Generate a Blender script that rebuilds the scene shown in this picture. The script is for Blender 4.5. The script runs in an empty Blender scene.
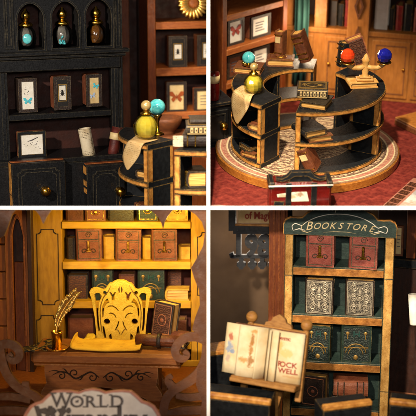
import bpy, bmesh, math, random
from mathutils import Matrix, Vector
R = math.radians
rnd = random.Random(7)
sc = bpy.context.scene
COL = sc.collection
CAMD = 12.0                      # camera distance from the plane where 100 photo pixels = 1 unit

# ------------------------------------------------------------------ frames
class Frame:
    """Upright axes of one of the four little rooms, which are mounted tilted in their compartments."""
    def __init__(s, q, yaw, pitch, u, v, y, roll=0):
        s.q = q
        s.R = Matrix.Rotation(R(roll), 3, 'Y') @ Matrix.Rotation(R(pitch), 3, 'X') @ Matrix.Rotation(R(yaw), 3, 'Z')
        s.O = s.ray(u, v, y)
        s.M = Matrix.Translation(s.O) @ s.R.to_4x4()
        s.RI = s.R.transposed()
        s.args = (q, yaw, pitch, roll)
    @staticmethod
    def ray(u, v, y):
        k = (y + CAMD) / CAMD
        return Vector(((u - 208) / 100 * k, y, (208 - v) / 100 * k))
    def hit(s, u, v, ax, val):
        C = s.RI @ (Vector((0, -CAMD, 0)) - s.O)
        d = s.RI @ Vector(((u - 208) / 100, CAMD, (208 - v) / 100))
        t = (val - C[ax]) / d[ax]
        return C + d * t
    def L(s, u, v, d): return s.hit(u, v, 1, d)
    def G(s, u, v, z): return s.hit(u, v, 2, z)
    def rect(s, u0, v0, u1, v1, d):
        um, vm = (u0 + u1) / 2, (v0 + v1) / 2
        return s.L(u0, vm, d).x, s.L(u1, vm, d).x, s.L(um, v1, d).z, s.L(um, v0, d).z
    def turned(s, loc, yaw):
        """another frame with the same up direction, its origin at loc, turned by yaw"""
        f = object.__new__(Frame)
        f.q = s.q
        f.R = s.R @ Matrix.Rotation(R(yaw), 3, 'Z'); f.RI = f.R.transposed()
        f.O = s.M @ Vector(loc); f.M = Matrix.Translation(f.O) @ f.R.to_4x4()
        return f

T = lambda x, y, z: Matrix.Translation((x, y, z))
def RX(a): return Matrix.Rotation(R(a), 4, 'X')
def RY(a): return Matrix.Rotation(R(a), 4, 'Y')
def RZ(a): return Matrix.Rotation(R(a), 4, 'Z')

# ------------------------------------------------------------------ materials
def C(h, k=1.0):
    h = h.lstrip('#')
    o = []
    for i in (0, 2, 4):
        c = int(h[i:i+2], 16) / 255
        c = c / 12.92 if c <= 0.04045 else ((c + 0.055) / 1.055) ** 2.4
        o.append(c * k)
    return (*o, 1)

class NT:
    def __init__(s, name):
        s.m = bpy.data.materials.new(name); s.m.use_nodes = True
        s.t = s.m.node_tree; s.n = s.t.nodes
        s.b = s.n['Principled BSDF']
        tc = s.n.new('ShaderNodeTexCoord'); oi = s.n.new('ShaderNodeObjectInfo')
        add = s.n.new('ShaderNodeVectorMath'); add.operation = 'ADD'
        sc_ = s.n.new('ShaderNodeVectorMath'); sc_.operation = 'SCALE'; sc_.inputs[0].default_value = (7.3, 3.1, 5.7)
        s.l(oi.outputs['Random'], sc_.inputs['Scale'])
        s.l(tc.outputs['Object'], add.inputs[0]); s.l(sc_.outputs[0], add.inputs[1])
        s.co = tc.outputs['Object']; s.cr = add.outputs[0]
    def l(s, a, b): s.t.links.new(a, b)
    def noise(s, scale, detail=5, stretch=(1, 1, 1), rough=.6, rand=True, dist=0):
        mp = s.n.new('ShaderNodeMapping'); mp.inputs['Scale'].default_value = stretch
        s.l(s.cr if rand else s.co, mp.inputs['Vector'])
        n = s.n.new('ShaderNodeTexNoise'); n.inputs['Scale'].default_value = scale
        n.inputs['Detail'].default_value = detail; n.inputs['Roughness'].default_value = rough
        n.inputs['Distortion'].default_value = dist
        s.l(mp.outputs[0], n.inputs['Vector']); return n.outputs['Fac']
    def ramp(s, f, *stops, const=False):
        r = s.n.new('ShaderNodeValToRGB'); e = r.color_ramp.elements
        if const: r.color_ramp.interpolation = 'CONSTANT'
        while len(e) < len(stops): e.new(.5)
        for el, (p, c) in zip(e, stops):
            el.position = p; el.color = c if hasattr(c, '__len__') else (c, c, c, 1)
        s.l(f, r.inputs[0]); return r.outputs[0]
    def mix(s, f, a, b, mode='MIX'):
        m = s.n.new('ShaderNodeMix'); m.data_type = 'RGBA'; m.blend_type = mode
        for v, i in ((f, 0), (a, 6), (b, 7)):
            if hasattr(v, 'node'): s.l(v, m.inputs[i])
            else: m.inputs[i].default_value = v
        return m.outputs[2]
    def math(s, op, a, b=0., c=None):
        m = s.n.new('ShaderNodeMath'); m.operation = op
        for v, i in ((a, 0), (b, 1), (c, 2)):
            if v is None: continue
            if hasattr(v, 'node'): s.l(v, m.inputs[i])
            else: m.inputs[i].default_value = v
        return m.outputs[0]
    def xyz(s, src=None):
        x = s.n.new('ShaderNodeSeparateXYZ'); s.l(src or s.co, x.inputs[0]); return x.outputs
    def bump(s, h, strength=.3, dist=.01):
        b = s.n.new('ShaderNodeBump'); b.inputs['Strength'].default_value = strength; b.inputs['Distance'].default_value = dist
        s.l(h, b.inputs['Height']); s.l(b.outputs[0], s.b.inputs['Normal'])
    def edge(s, r=.012, lo=.02, hi=.25):
        bv = s.n.new('ShaderNodeBevel'); bv.samples = 4; bv.inputs['Radius'].default_value = r
        g = s.n.new('ShaderNodeNewGeometry'); d = s.n.new('ShaderNodeVectorMath'); d.operation = 'DOT_PRODUCT'
        s.l(bv.outputs[0], d.inputs[0]); s.l(g.outputs['Normal'], d.inputs[1])
        e = s.math('SUBTRACT', 1., d.outputs['Value'])
        mr = s.n.new('ShaderNodeMapRange'); mr.inputs['From Min'].default_value = lo; mr.inputs['From Max'].default_value = hi
        s.l(e, mr.inputs['Value'])
        n = s.noise(45, 4)
        return s.math('MULTIPLY', mr.outputs[0], s.ramp(n, (.35, 0.), (.6, 1.)))
    def fin(s, col=None, rough=.5, metal=0., spec=.5, coat=0., trans=0., ior=1.45):
        if col is not None:
            if hasattr(col, 'node'): s.l(col, s.b.inputs['Base Color'])
            else: s.b.inputs['Base Color'].default_value = col
        if hasattr(rough, 'node'): s.l(rough, s.b.inputs['Roughness'])
        else: s.b.inputs['Roughness'].default_value = rough
        s.b.inputs['Metallic'].default_value = metal
        s.b.inputs['Specular IOR Level'].default_value = spec
        s.b.inputs['Coat Weight'].default_value = coat
        s.b.inputs['Transmission Weight'].default_value = trans
        s.b.inputs['IOR'].default_value = ior
        return s.m

def basic(name, c1, c2=None, ns=10, stretch=(1, 1, 1), rough=.5, metal=0., bump=.25, bs=60, edge=None, er=.012, speck=None, spec=.4, coat=0.):
    k = NT(name)
    col = k.ramp(k.noise(ns, 6, stretch), (.3, c1), (.7, c2 or c1))
    if speck: col = k.mix(k.ramp(k.noise(speck[0], 2), (speck[1], 0.), (speck[1] + .05, 1.)), col, speck[2])
    oi = k.n.new('ShaderNodeObjectInfo')
    tone = k.math('ADD', .88, k.math('MULTIPLY', oi.outputs['Random'], .24))
    cmb = k.n.new('ShaderNodeCombineXYZ')
    for i_ in range(3): k.l(tone, cmb.inputs[i_])
    col = k.mix(1., col, cmb.outputs[0], 'MULTIPLY')
    if edge: col = k.mix(k.edge(er), col, edge)
    k.bump(k.noise(bs, 4, stretch), bump)
    rr = k.ramp(k.noise(ns * 3, 3), (.3, max(0, rough - .12)), (.7, min(1, rough + .12)))
    return k.fin(col, rr, metal, spec, coat)

wood_st = (1, 1, 8)
m_black = basic('black paint', C('0b0b0c'), C('151516'), 22, rough=.40, edge=C('74684f'), er=.007, bump=.10, bs=60, speck=(85, .76, C('5e5442')))  # edge tone mixes worn paint with warm edge light put into the colour
m_blackin = basic('dark board', C('0d0c0c'), C('19140f'), 9, rough=.7)
m_slate = basic('slate black board', C('111214'), C('202224'), 20, rough=.42, edge=C('b08a4a'), er=.010, bump=.14, speck=(95, .76, C('4a4436')), spec=.22)
m_gold_edge = basic('scorched gold edge', C('dea050'), C('96581c'), 15, (1, 1, 1), rough=.42, bump=.35, edge=C('1c0c05'), er=.024)
m_gold_pale = basic('pale gilded strip', C('cda05a'), C('8e6228'), 17, (1, 1, .5), rough=.5, bump=.6, bs=90, edge=C('4a2a10'), er=.014, metal=.1, speck=(70, .66, C('7a4c1e')))
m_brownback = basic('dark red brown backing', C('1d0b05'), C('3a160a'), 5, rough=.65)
m_orange = basic('orange brown wood', C('5e280e'), C('804018'), 10, (6, 6, 1), rough=.5, edge=C('c4783a'), er=.014, bump=.25)
m_orangehz = basic('orange brown wood rail', C('7a3b15'), C('a65e28'), 10, (1, 6, 6), rough=.5, edge=C('d89a58'), er=.012, bump=.25)
m_darkbrown = basic('dark walnut', C('24110a'), C('3b1d10'), 8, (4, 4, 1), rough=.55)
m_midbrown = basic('mid brown wood', C('57301a'), C('7a4524'), 9, (1, 5, 5), rough=.55, edge=C('a9713f'), er=.012)
m_brass = basic('brass', C('d9a441'), C('b67f2a'), 12, rough=.25, metal=1., bump=.1)
m_gold = basic('gold', C('f0c257'), C('d49a30'), 12, rough=.24, metal=1., bump=.12)
m_goldpaint = basic('matt gold paint', C('fbd655'), C('e8bd3c'), 30, rough=.42, bump=.55, bs=110, metal=.25, edge=C('7a4d0f'), er=.008)
m_cream = basic('cream paint', C('d6bd8a'), C('bfa06a'), 14, rough=.5, edge=C('9c7a3c'), er=.01)
m_parch = None
m_leather = basic('brown leather', C('4a2413'), C('6d3a1f'), 14, rough=.5, edge=C('b98a58'), er=.010, bump=.5, bs=80)
m_leather2 = basic('red brown leather', C('6a3522'), C('8f5336'), 12, rough=.48, edge=C('c79266'), er=.008, bump=.5, bs=80)
m_redleather = basic('brick red leather', C('6b2b22'), C('8f4a3c'), 18, rough=.5, edge=C('c89a70'), er=.007, bump=.5, bs=80)
m_darkleather = basic('dark leather', C('191210'), C('33241b'), 22, rough=.45, edge=C('8f7a5a'), er=.008, bump=.5, bs=80)
m_greenleather = basic('dark green leather', C('15201a'), C('25342a'), 22, rough=.5, edge=C('8d7c4c'), er=.007, bump=.4)
m_teal = basic('turquoise enamel', C('1f8792'), C('74d2d0'), 16, rough=.15, coat=.6, bump=.1)
m_palegold = basic('pale gold painted wood', C('d8a862'), C('b98540'), 14, rough=.45, edge=C('8a5a26'), er=.01)
m_shelfedge = basic('scorched shelf edge', C('a86f30'), C('633812'), 14, rough=.5, bump=.4, edge=C('e0b068'), er=.01)
m_stand = basic('golden brown stand wood', C('b98645'), C('8a5a28'), 12, (1, 1, 4), rough=.5, bump=.3, edge=C('5a3312'), er=.014)
m_dullgold = basic('tarnished gold tooling', C('9c7a3e'), C('6e5428'), 20, rough=.45, metal=.4)
m_silver = basic('tarnished silver tooling', C('b3a791'), C('7d725f'), 20, rough=.42, metal=.3)
m_pearl = basic('pale gold pearl', C('d9bf85'), C('b99450'), 6, rough=.22, coat=.5, metal=.5)
m_orangeclay = basic('orange red crystal', C('e04a1c'), C('b52a0e'), 8, rough=.15, coat=.6)
m_bluegem = basic('deep blue crystal', C('1b1f96'), C('0b0d4a'), 8, rough=.12, coat=.7)
m_tan = basic('tan wood', C('b07030'), C('8c551f'), 7, (5, 5, 1), rough=.55, bump=.15, edge=C('d9aa6c'), er=.012)
m_white = basic('white card', C('e2dccf'), C('cfc6b4'), 12, rough=.6)
m_frontwhite = basic('white painted partition edge', (.93, .93, .93, 1), (.9, .9, .9, 1), 12, rough=.6, bump=.05)
m_inner = basic('dark partition side', C('2a1d14'), C('33241a'), 12, rough=.7)
m_rim = basic('glossy brown rim wood', C('a4682a'), C('7c4616'), 7, (4, 4, 8), rough=.3, bump=.12, coat=.3, edge=C('d9a458'), er=.012)
m_wine = basic('dark wine leather', C('3d1410'), C('64261c'), 14, rough=.5, edge=C('a8704a'), er=.01)
m_red = basic('red lacquer', C('69130d'), C('440806'), 10, rough=.3, coat=.4, edge=C('c9604a'), er=.01)
m_redcloth = basic('red cloth book', C('8e1f1c'), C('5f1313'), 16, rough=.5, edge=C('c9a070'), er=.008)
m_tealcloth = basic('teal cloth', C('1f463f'), C('12302c'), 5, (5, 5, 1), rough=.8)
m_green = basic('bottle green paint', C('1f2c28'), C('304039'), 22, rough=.5, edge=C('a98d55'), er=.01, bump=.35, speck=(110, .7, C('55705e')))
m_grey = basic('dark grey metal paint', C('1e1f22'), C('2b2c30'), 12, rough=.55)
m_wall = basic('brown plaster wall', C('55412f'), C('715942'), 2, rough=.85, bump=.15)
m_yellowwood = basic('honey coloured wood', C('b4821a'), C('94650f'), 6, (5, 5, 1), rough=.5, bump=.15)
m_yellowhz = basic('honey coloured rail', C('c8951e'), C('a97714'), 6, (1, 5, 5), rough=.5, bump=.15)
m_inlay = basic('burnt line', C('1a0d04'), C('241205'), 8, rough=.8)
m_deskwood = basic('rosy walnut wood', C('6c3a16'), C('8c5424'), 8, (1, 7, 7), rough=.5, edge=C('c49a6a'), er=.012)
m_bracket = basic('smoky brown wood', C('4a260c'), C('5e3412'), 6, rough=.6)
m_lancet = basic('russet wood', C('7a3f16'), C('9a5622'), 7, (5, 5, 1), rough=.5, edge=C('c58a48'), er=.012)
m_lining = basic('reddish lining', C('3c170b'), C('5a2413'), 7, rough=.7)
m_ink = basic('black ink', C('1a1614'), rough=.7)
m_inkbrown = basic('sepia ink', C('7a4a20'), C('9a6a38'), 20, rough=.7)
m_inkred = basic('red ink', C('8a2a20'), C('a44a3a'), 20, rough=.7)
m_inkgrey = basic('grey ink', C('4a4648'), C('605a5c'), 20, rough=.7)
m_inkblue = basic('turquoise ink', C('2f9fb0'), C('4fb9c4'), 20, rough=.6)
m_inkpale = basic('pale blue ink', C('8f9fb5'), C('a9b4c4'), 20, rough=.6)
m_inkorange = basic('orange brown ink', C('a8521c'), C('7a3410'), 20, rough=.6)
m_pink = basic('faded rose card', C('b98272'), C('9c6558'), 14, rough=.6)

def glass(name, col, rough=.03, ior=1.45, tr=.8):
    k = NT(name)
    k.bump(k.noise(18, 2), .08)
    m = k.fin(col, rough, 0, .6, .5, tr, ior)
    return m
def thin_glass(name, tint, gloss=.10, rough=.03, fw=.9):
    """thin walled glass: clear straight through, reflecting at grazing angles"""
    k = NT(name); n = k.n
    tr = n.new('ShaderNodeBsdfTransparent'); tr.inputs[0].default_value = tint
    gl = n.new('ShaderNodeBsdfGlossy'); gl.inputs['Roughness'].default_value = rough
    lw = n.new('ShaderNodeLayerWeight'); lw.inputs['Blend'].default_value = .35
    f = k.math('ADD', k.math('MULTIPLY', lw.outputs['Fresnel'], fw), gloss)
    mx = n.new('ShaderNodeMixShader'); k.l(f, mx.inputs[0]); k.l(tr.outputs[0], mx.inputs[1]); k.l(gl.outputs[0], mx.inputs[2])
    out = [x for x in n if x.type == 'OUTPUT_MATERIAL'][0]; k.l(mx.outputs[0], out.inputs['Surface'])
    return k.m
m_thinglass = thin_glass('clear thin glass', (.80, .80, .78, 1))
m_thinyellow = thin_glass('clear yellow glass', (1., .97, .66, 1), .03, fw=.45)
m_glass = glass('smoky clear glass', (.80, .79, .77, 1), .03, 1.35, .96)
m_yglass = basic('lemon yellow crystal', C('f6ea86'), C('e2cc4a'), 9, rough=.10, bump=.03, coat=.4)
m_yglass.node_tree.nodes['Principled BSDF'].inputs['Transmission Weight'].default_value = .42
m_yglass.node_tree.nodes['Principled BSDF'].inputs['Subsurface Weight'].default_value = .5
m_yglass.node_tree.nodes['Principled BSDF'].inputs['Subsurface Radius'].default_value = (.08, .07, .02)

def lines_paper(name, paper, paper2, ink, pitch, dens=.5, ax='z', marg=None, sx=60, fill=.45):
    k = NT(name); o = k.xyz()
    base = k.ramp(k.noise(7, 5), (.3, paper), (.7, paper2))
    z = o['XYZ'.index(ax.upper())]
    row = k.math('FRACT', k.math('MULTIPLY', z, 1 / pitch))
    inrow = k.math('LESS_THAN', row, fill)
    wn = k.noise(1, 2, (sx, sx, 1 / pitch * .5), rand=False)
    blk = k.ramp(k.noise(7, 1), (.40, 0.), (.46, 1.))
    on = k.math('MULTIPLY', k.math('MULTIPLY', inrow, blk), k.math('GREATER_THAN', wn, dens))
    col = k.mix(on, base, ink)
    k.bump(k.noise(30, 3), .15)
    return k.fin(col, .7, 0, .3)
m_news = lines_paper('printed newspaper', C('d2c4a8'), C('b09a76'), C('5a4a38'), .017, .53, sx=95)
m_parch = lines_paper('written parchment', C('cfa468'), C('dfc08a'), C('a07c48'), .020, .53, fill=.3, sx=80)
def print_page(name, prints, paper=C('e4d5b2'), paper2=C('c9ab76')):
    """aged page; each print is (x, z, rx, rz, colour) on the page"""
    k = NT(name); o = k.xyz()
    col = k.ramp(k.noise(5, 6, rand=False), (.35, paper), (.75, paper2))
    wob = k.noise(26, 5, rand=False, rough=.7)
    for cx, cz, rx, rz, ink in prints:
        dx = k.math('DIVIDE', k.math('SUBTRACT', o[0], cx), rx); dz = k.math('DIVIDE', k.math('SUBTRACT', o[2], cz), rz)
        d = k.math('SQRT', k.math('ADD', k.math('MULTIPLY', dx, dx), k.math('MULTIPLY', dz, dz)))
        m = k.math('ADD', d, k.math('MULTIPLY', k.math('SUBTRACT', wob, .5), 2.6))
        col = k.mix(k.ramp(m, (.55, .85), (1., 0.)), col, ink)
    k.bump(k.noise(30, 4), .12); return k.fin(col, .7, 0, .3)
m_page = print_page('cream page', ())

def page_edges():
    k = NT('book page edges'); o = k.xyz()
    n = k.noise(1, 3, (3, 160, 3))
    col = k.ramp(n, (.3, C('84501c')), (.5, C('cf9a4e')), (.7, C('e3ba74')))
    k.bump(n, .4); return k.fin(col, .6, 0, .3)
m_pages = page_edges()

def ornate(name, dark, light, scale=26, thr=.5, rough=.4, metal=.2):
    k = NT(name)
    n = k.noise(scale * .35, 2, dist=1.2)
    w = k.n.new('ShaderNodeTexWave'); w.wave_type = 'RINGS'; w.inputs['Scale'].default_value = scale * .28
    w.inputs['Distortion'].default_value = 9; w.inputs['Detail'].default_value = 2; w.inputs['Detail Scale'].default_value = 2.2
    k.l(k.cr, w.inputs['Vector'])
    f = k.ramp(w.outputs['Fac'], (thr - .08, 0.), (thr + .08, 1.))
    f2 = k.math('MULTIPLY', f, k.ramp(k.noise(scale * 2, 3), (.3, .3), (.6, 1.)))
    col = k.mix(f2, dark, light)
    k.bump(f2, .5); return k.fin(col, rough, metal, .5)
m_ornsilver = ornate('silver scrollwork cover', C('2a2622'), C('8f8472'), 95, .46)
m_orndark = ornate('embossed dark cover', C('17110d'), C('5a4c38'), 90, .60)
m_orngreen = ornate('dark green printed cover', C('121a17'), C('38423a'), 60, .7, .5, 0)
m_ornbrown = ornate('brown printed cover', C('3a1c10'), C('6a3e24'), 60, .62, .5, 0)
m_cloth = ornate('dark star speckled cloth', C('1f1716'), C('9a7a3a'), 30, .86, .7, 0)

def carpet():
    k = NT('red chevron carpet'); o = k.xyz()
    zig = k.math('ABSOLUTE', k.math('SUBTRACT', k.math('FRACT', k.math('MULTIPLY', o[0], 5.2)), .5))
    f = k.math('FRACT', k.math('ADD', k.math('MULTIPLY', o[1], 5.5), k.math('MULTIPLY', zig, 1.1)))
    st = k.ramp(f, (.0, C('5e1814')), (.30, C('6c1f1a')), (.42, C('873529')), (.55, C('792620')), (.62, C('551411')), (1., C('5e1814')))
    col = k.mix(.62, st, k.ramp(k.noise(24, 6), (.3, C('4c100e')), (.7, C('8e3c2e'))))
    k.bump(k.noise(160, 3), .25); return k.fin(col, .75, 0, .25)
m_carpet = carpet()

def rug(rad):
    k = NT('ornate round rug print'); o = k.xyz()
    r = k.math('DIVIDE', k.math('SQRT', k.math('ADD', k.math('POWER', o[0], 2.), k.math('POWER', o[1], 2.))), rad)
    base = k.ramp(r, (0, C('8a6246')), (.74, C('6a3a2c')), (.765, C('cdb48a')), (.79, C('3a201c')), (.85, C('4a2a24')),
                  (.872, C('d8c39a')), (.892, C('a85a4c')), (.935, C('b56a58')), (.95, C('d5bd92')), (.965, C('7a5238')), const=True)
    v = k.n.new('ShaderNodeTexWave'); v.wave_type = 'RINGS'; v.inputs['Scale'].default_value = 7; v.inputs['Distortion'].default_value = 11; v.inputs['Detail'].default_value = 3; v.inputs['Detail Scale'].default_value = 2.4
    k.l(k.co, v.inputs['Vector'])
    orn = k.ramp(v.outputs['Fac'], (.2, C('3a1c18')), (.42, C('6e3228')), (.52, C('c9a67c')), (.62, C('8a4a38')), (.8, C('d6bd92')))
    zone = k.ramp(r, (0, .85), (.74, 0.), (.79, .75), (.85, .0), (.892, .25), (.935, 0.), const=True)
    col = k.mix(zone, base, orn)
    col = k.mix(.25, col, k.ramp(k.noise(40, 6), (.3, C('4a2a20')), (.7, C('d9c4a0'))))
    k.bump(k.noise(120, 3), .2); return k.fin(col, .7, 0, .3)
m_rug = rug(.965)

# ------------------------------------------------------------------ mesh builder
class MB:
    def __init__(s): s.b = bmesh.new()
    def _mark(s): return len(s.b.faces), len(s.b.verts)
    def _new(s, tmp, mi=0, M=None, smooth=False):
        if M is not None: bmesh.ops.transform(tmp, matrix=M, verts=tmp.verts)
        mp = {}
        for v in tmp.verts: mp[v] = s.b.verts.new(v.co)
        for f in tmp.faces:
            try: g = s.b.faces.new([mp[v] for v in f.verts])
            except ValueError: continue
            g.material_index = f.material_index if mi is None else mi
            g.smooth = smooth
        tmp.free(); return s
    def box(s, x0, x1, y0, y1, z0, z1, mi=0, bev=.006, M=None):
        t = bmesh.new(); bmesh.ops.create_cube(t, size=1)
        for v in t.verts:
            v.co = Vector((x0 if v.co.x < 0 else x1, y0 if v.co.y < 0 else y1, z0 if v.co.z < 0 else z1))
        bmesh.ops.recalc_face_normals(t, faces=t.faces)
        m = min(abs(x1 - x0), abs(y1 - y0), abs(z1 - z0))
        if bev: bmesh.ops.bevel(t, geom=t.edges[:], offset=min(bev, m * .3), segments=1, affect='EDGES', profile=.5)
        return s._new(t, mi, M)
    def plate(s, outer, holes=(), y0=0, y1=.05, mi=0, M=None, bev=0):
        """outline in the xz plane with holes, thickness along y"""
        t = bmesh.new(); es = []
        for lp in [outer, *holes]:
            vs = [t.verts.new((p[0], y0, p[1])) for p in lp]
            es += [t.edges.new((vs[i], vs[(i + 1) % len(vs)])) for i in range(len(vs))]
        r = bmesh.ops.triangle_fill(t, use_beauty=True, use_dissolve=False, edges=es)
        fs = t.faces[:]
        e = bmesh.ops.extrude_face_region(t, geom=fs)
        bmesh.ops.translate(t, vec=(0, y1 - y0, 0), verts=[v for v in e['geom'] if isinstance(v, bmesh.types.BMVert)])
        bmesh.ops.recalc_face_normals(t, faces=t.faces)
        return s._new(t, mi, M)
    def ring(s, x0, x1, z0, z1, w, y0, y1, mi=0, M=None):
        return s.plate([(x0, z0), (x1, z0), (x1, z1), (x0, z1)], [[(x0+w, z0+w), (x1-w, z0+w), (x1-w, z1-w), (x0+w, z1-w)]], y0, y1, mi, M)
    def lathe(s, prof, seg=24, mi=0, M=None, smooth=True, facet=None):
        t = bmesh.new(); rings = []
        for r, z in prof:
            if r < 1e-5: rings.append([t.verts.new((0, 0, z))])
            else: rings.append([t.verts.new((r * math.cos(2*math.pi*i/seg), r * math.sin(2*math.pi*i/seg), z)) for i in range(seg)])
        for a, b in zip(rings, rings[1:]):
            for i in range(seg):
                j = (i + 1) % seg
                q = [a[i % len(a)], a[j % len(a)], b[j % len(b)], b[i % len(b)]]
                u = []
                for x in q:
                    if x not in u: u.append(x)
                if len(u) > 2: t.faces.new(u)
        bmesh.ops.recalc_face_normals(t, faces=t.faces)
        return s._new(t, mi, M, smooth)
    def ball(s, c, r, mi=0, sub=3, smooth=True, sc=(1, 1, 1), M=None):
        t = bmesh.new(); bmesh.ops.create_icosphere(t, subdivisions=sub, radius=r)
        m = Matrix.Translation(c) @ Matrix.Diagonal((*sc, 1))
        return s._new(t, mi, (M @ m) if M is not None else m, smooth)
    def tube(s, pts, rad, seg=8, mi=0, M=None, flat=None):
        pts = [Vector(p) for p in pts]; t = bmesh.new(); rings = []
        n = len(pts); rr = rad if hasattr(rad, '__len__') else [rad] * n
        up = Vector((0, 1, 0.001))
        for i, p in enumerate(pts):
            d = (pts[min(i+1, n-1)] - pts[max(i-1, 0)]).normalized()
            a = d.cross(up)
            if a.length < 1e-3: a = d.cross(Vector((1, 0, 0)))
            a.normalize(); b = d.cross(a).normalized()
            rings.append([t.verts.new(p + (a * math.cos(2*math.pi*k/seg) + b * math.sin(2*math.pi*k/seg) * (flat or 1)) * rr[i]) for k in range(seg)])
        for a, b in zip(rings, rings[1:]):
            for i in range(seg): t.faces.new((a[i], a[(i+1) % seg], b[(i+1) % seg], b[i]))
        t.faces.new(rings[0][::-1]); t.faces.new(rings[-1])
        bmesh.ops.recalc_face_normals(t, faces=t.faces)
        return s._new(t, mi, M, True)
    def arc(s, r0, r1, a0, a1, z0, z1, mi=0, n=None, M=None):
        """slab of a ring; angle 0 faces the viewer (-y), growing towards +x"""
        n = n or max(3, int(abs(a1 - a0) / 4)); t = bmesh.new()
        P = lambda r, a, z: t.verts.new((r * math.sin(a), -r * math.cos(a), z))
        rows = []
        for i in range(n + 1):
            a = R(a0 + (a1 - a0) * i / n)
            rows.append((P(r0, a, z0), P(r1, a, z0), P(r1, a, z1), P(r0, a, z1)))
        for A, B in zip(rows, rows[1:]):
            for i in range(4): t.faces.new((A[i], A[(i+1) % 4], B[(i+1) % 4], B[i]))
        t.faces.new(rows[0][::-1]); t.faces.new(rows[-1])
        bmesh.ops.recalc_face_normals(t, faces=t.faces)
        return s._new(t, mi, M)
    def sheet(s, fn, nu, nv, th, mi=0, M=None):
        """a curved sheet with thickness: fn(a,b) -> point, a,b in 0..1"""
        t = bmesh.new()
        g = [[t.verts.new(fn(i / nu, j / nv)) for j in range(nv + 1)] for i in range(nu + 1)]
        for i in range(nu):
            for j in range(nv): t.faces.new((g[i][j], g[i+1][j], g[i+1][j+1], g[i][j+1]))
        bmesh.ops.recalc_face_normals(t, faces=t.faces)
        t.normal_update()
        bmesh.ops.solidify(t, geom=t.faces[:], thickness=th)
        bmesh.ops.recalc_face_normals(t, faces=t.faces)
        return s._new(t, mi, M, True)
    def text(s, body, size, M, mi=0, depth=.004, bold=0., align='CENTER', shear=0., xs=1.):
        cu = bpy.data.curves.new('t', 'FONT'); cu.body = body; cu.size = size; cu.extrude = depth; cu.offset = bold
        cu.align_x = align; cu.shear = shear; cu.resolution_u = 3
        o = bpy.data.objects.new('t', cu); COL.objects.link(o)
        dg = bpy.context.evaluated_depsgraph_get(); me = bpy.data.meshes.new_from_object(o.evaluated_get(dg))
        t = bmesh.new(); t.from_mesh(me)
        bpy.data.objects.remove(o); bpy.data.curves.remove(cu); bpy.data.meshes.remove(me)
        # lettering stands in the xz plane, facing -y
        return s._new(t, mi, M @ RX(90) @ Matrix.Diagonal((xs, 1, 1, 1)))
    def mesh(s, name, mats):
        me = bpy.data.meshes.new(name); s.b.to_mesh(me); s.b.free()
        for m in (mats if isinstance(mats, (list, tuple)) else [mats]): me.materials.append(m)
        return me

# ------------------------------------------------------------------ things
QUAD = {}
class Thing:
    """an Empty at the thing's base that parents its parts; ab=True means parts are given in frame coordinates"""
    def __init__(s, F, name, label, cat, loc=(0, 0, 0), M=None, group=None, ab=False, kind=None):
        s.F = F; s.o = bpy.data.objects.new(name, None); COL.objects.link(s.o); s.o.empty_display_size = .05
        s.loc = Vector(loc); s.m = M if M is not None else Matrix.Translation(s.loc)
        s.o.matrix_world = F.M @ s.m; s.ab = ab
        s.inv = s.m.inverted()
        s.o['label'] = label; s.o['category'] = cat
        if group: s.o['group'] = group
        if kind: s.o['kind'] = kind
        QUAD[s.o] = F.q
    def part(s, name, mb, mats, parent=None, label=None):
        if s.ab: bmesh.ops.transform(mb.b, matrix=s.inv, verts=mb.b.verts)
        o = bpy.data.objects.new(name, mb.mesh(name, mats)); COL.objects.link(o)
        o.parent = parent or s.o
        if label: o['label'] = label
        QUAD[o] = s.F.q
        return o
def solo(F, name, mb, mats, label, cat, loc=(0, 0, 0), M=None, group=None, ab=True, kind=None):
    m = M if M is not None else Matrix.Translation(loc)
    if ab: bmesh.ops.transform(mb.b, matrix=m.inverted(), verts=mb.b.verts)
    o = bpy.data.objects.new(name, mb.mesh(name, mats)); COL.objects.link(o)
    o.matrix_world = F.M @ m; QUAD[o] = F.q
    if kind: o['kind'] = kind
    if label: o['label'] = label
    if cat and not kind: o['category'] = cat
    if group: o['group'] = group
    return o

def arch(x0, x1, z0, z1, n=10, pointed=0.):
    """closed outline of an arched opening"""
    c = (x0 + x1) / 2; r = (x1 - x0) / 2; zs = z1 - r * (1 + pointed)
    pts = [(x0, z0), (x1, z0)]
    for i in range(n + 1):
        a = math.pi * i / n
        k = math.sin(a)
        pts.append((c + r * math.cos(a), zs + r * (k + pointed * k * k * k)))
    return pts
def spiral(cx, cz, r0, r1, a0, a1, y, n=18):
    out = []
    for i in range(n + 1):
        f = i / n; a = R(a0 + (a1 - a0) * f); r = r0 + (r1 - r0) * f
        out.append((cx + r * math.cos(a), y, cz + r * math.sin(a)))
    return out

def smooth(pts, n=5):
    """resample a polyline as a smooth curve"""
    P_ = [Vector(p) for p in pts]; m = len(P_) - 1; out = []
    for k_ in range(n*m + 1):
        t_ = k_/n; i = min(int(t_), m - 1); f = t_ - i
        a_, b_, c_, d_ = P_[max(0, i-1)], P_[i], P_[i+1], P_[min(m, i+2)]
        out.append(b_ + (c_ - a_)*(.5*f) + (a_ - b_*2.5 + c_*2 - d_*.5)*(f*f) + (d_*.5 - c_*1.5 + b_*1.5 - a_*.5)*(f**3))
    return out
def widths(ws, n=5):
    m = len(ws) - 1
    return [ws[min(int(k_/n), m - 1)]*(1 - (k_/n - min(int(k_/n), m - 1))) + ws[min(int(k_/n), m - 1) + 1]*(k_/n - min(int(k_/n), m - 1)) for k_ in range(n*m + 1)]
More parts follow.
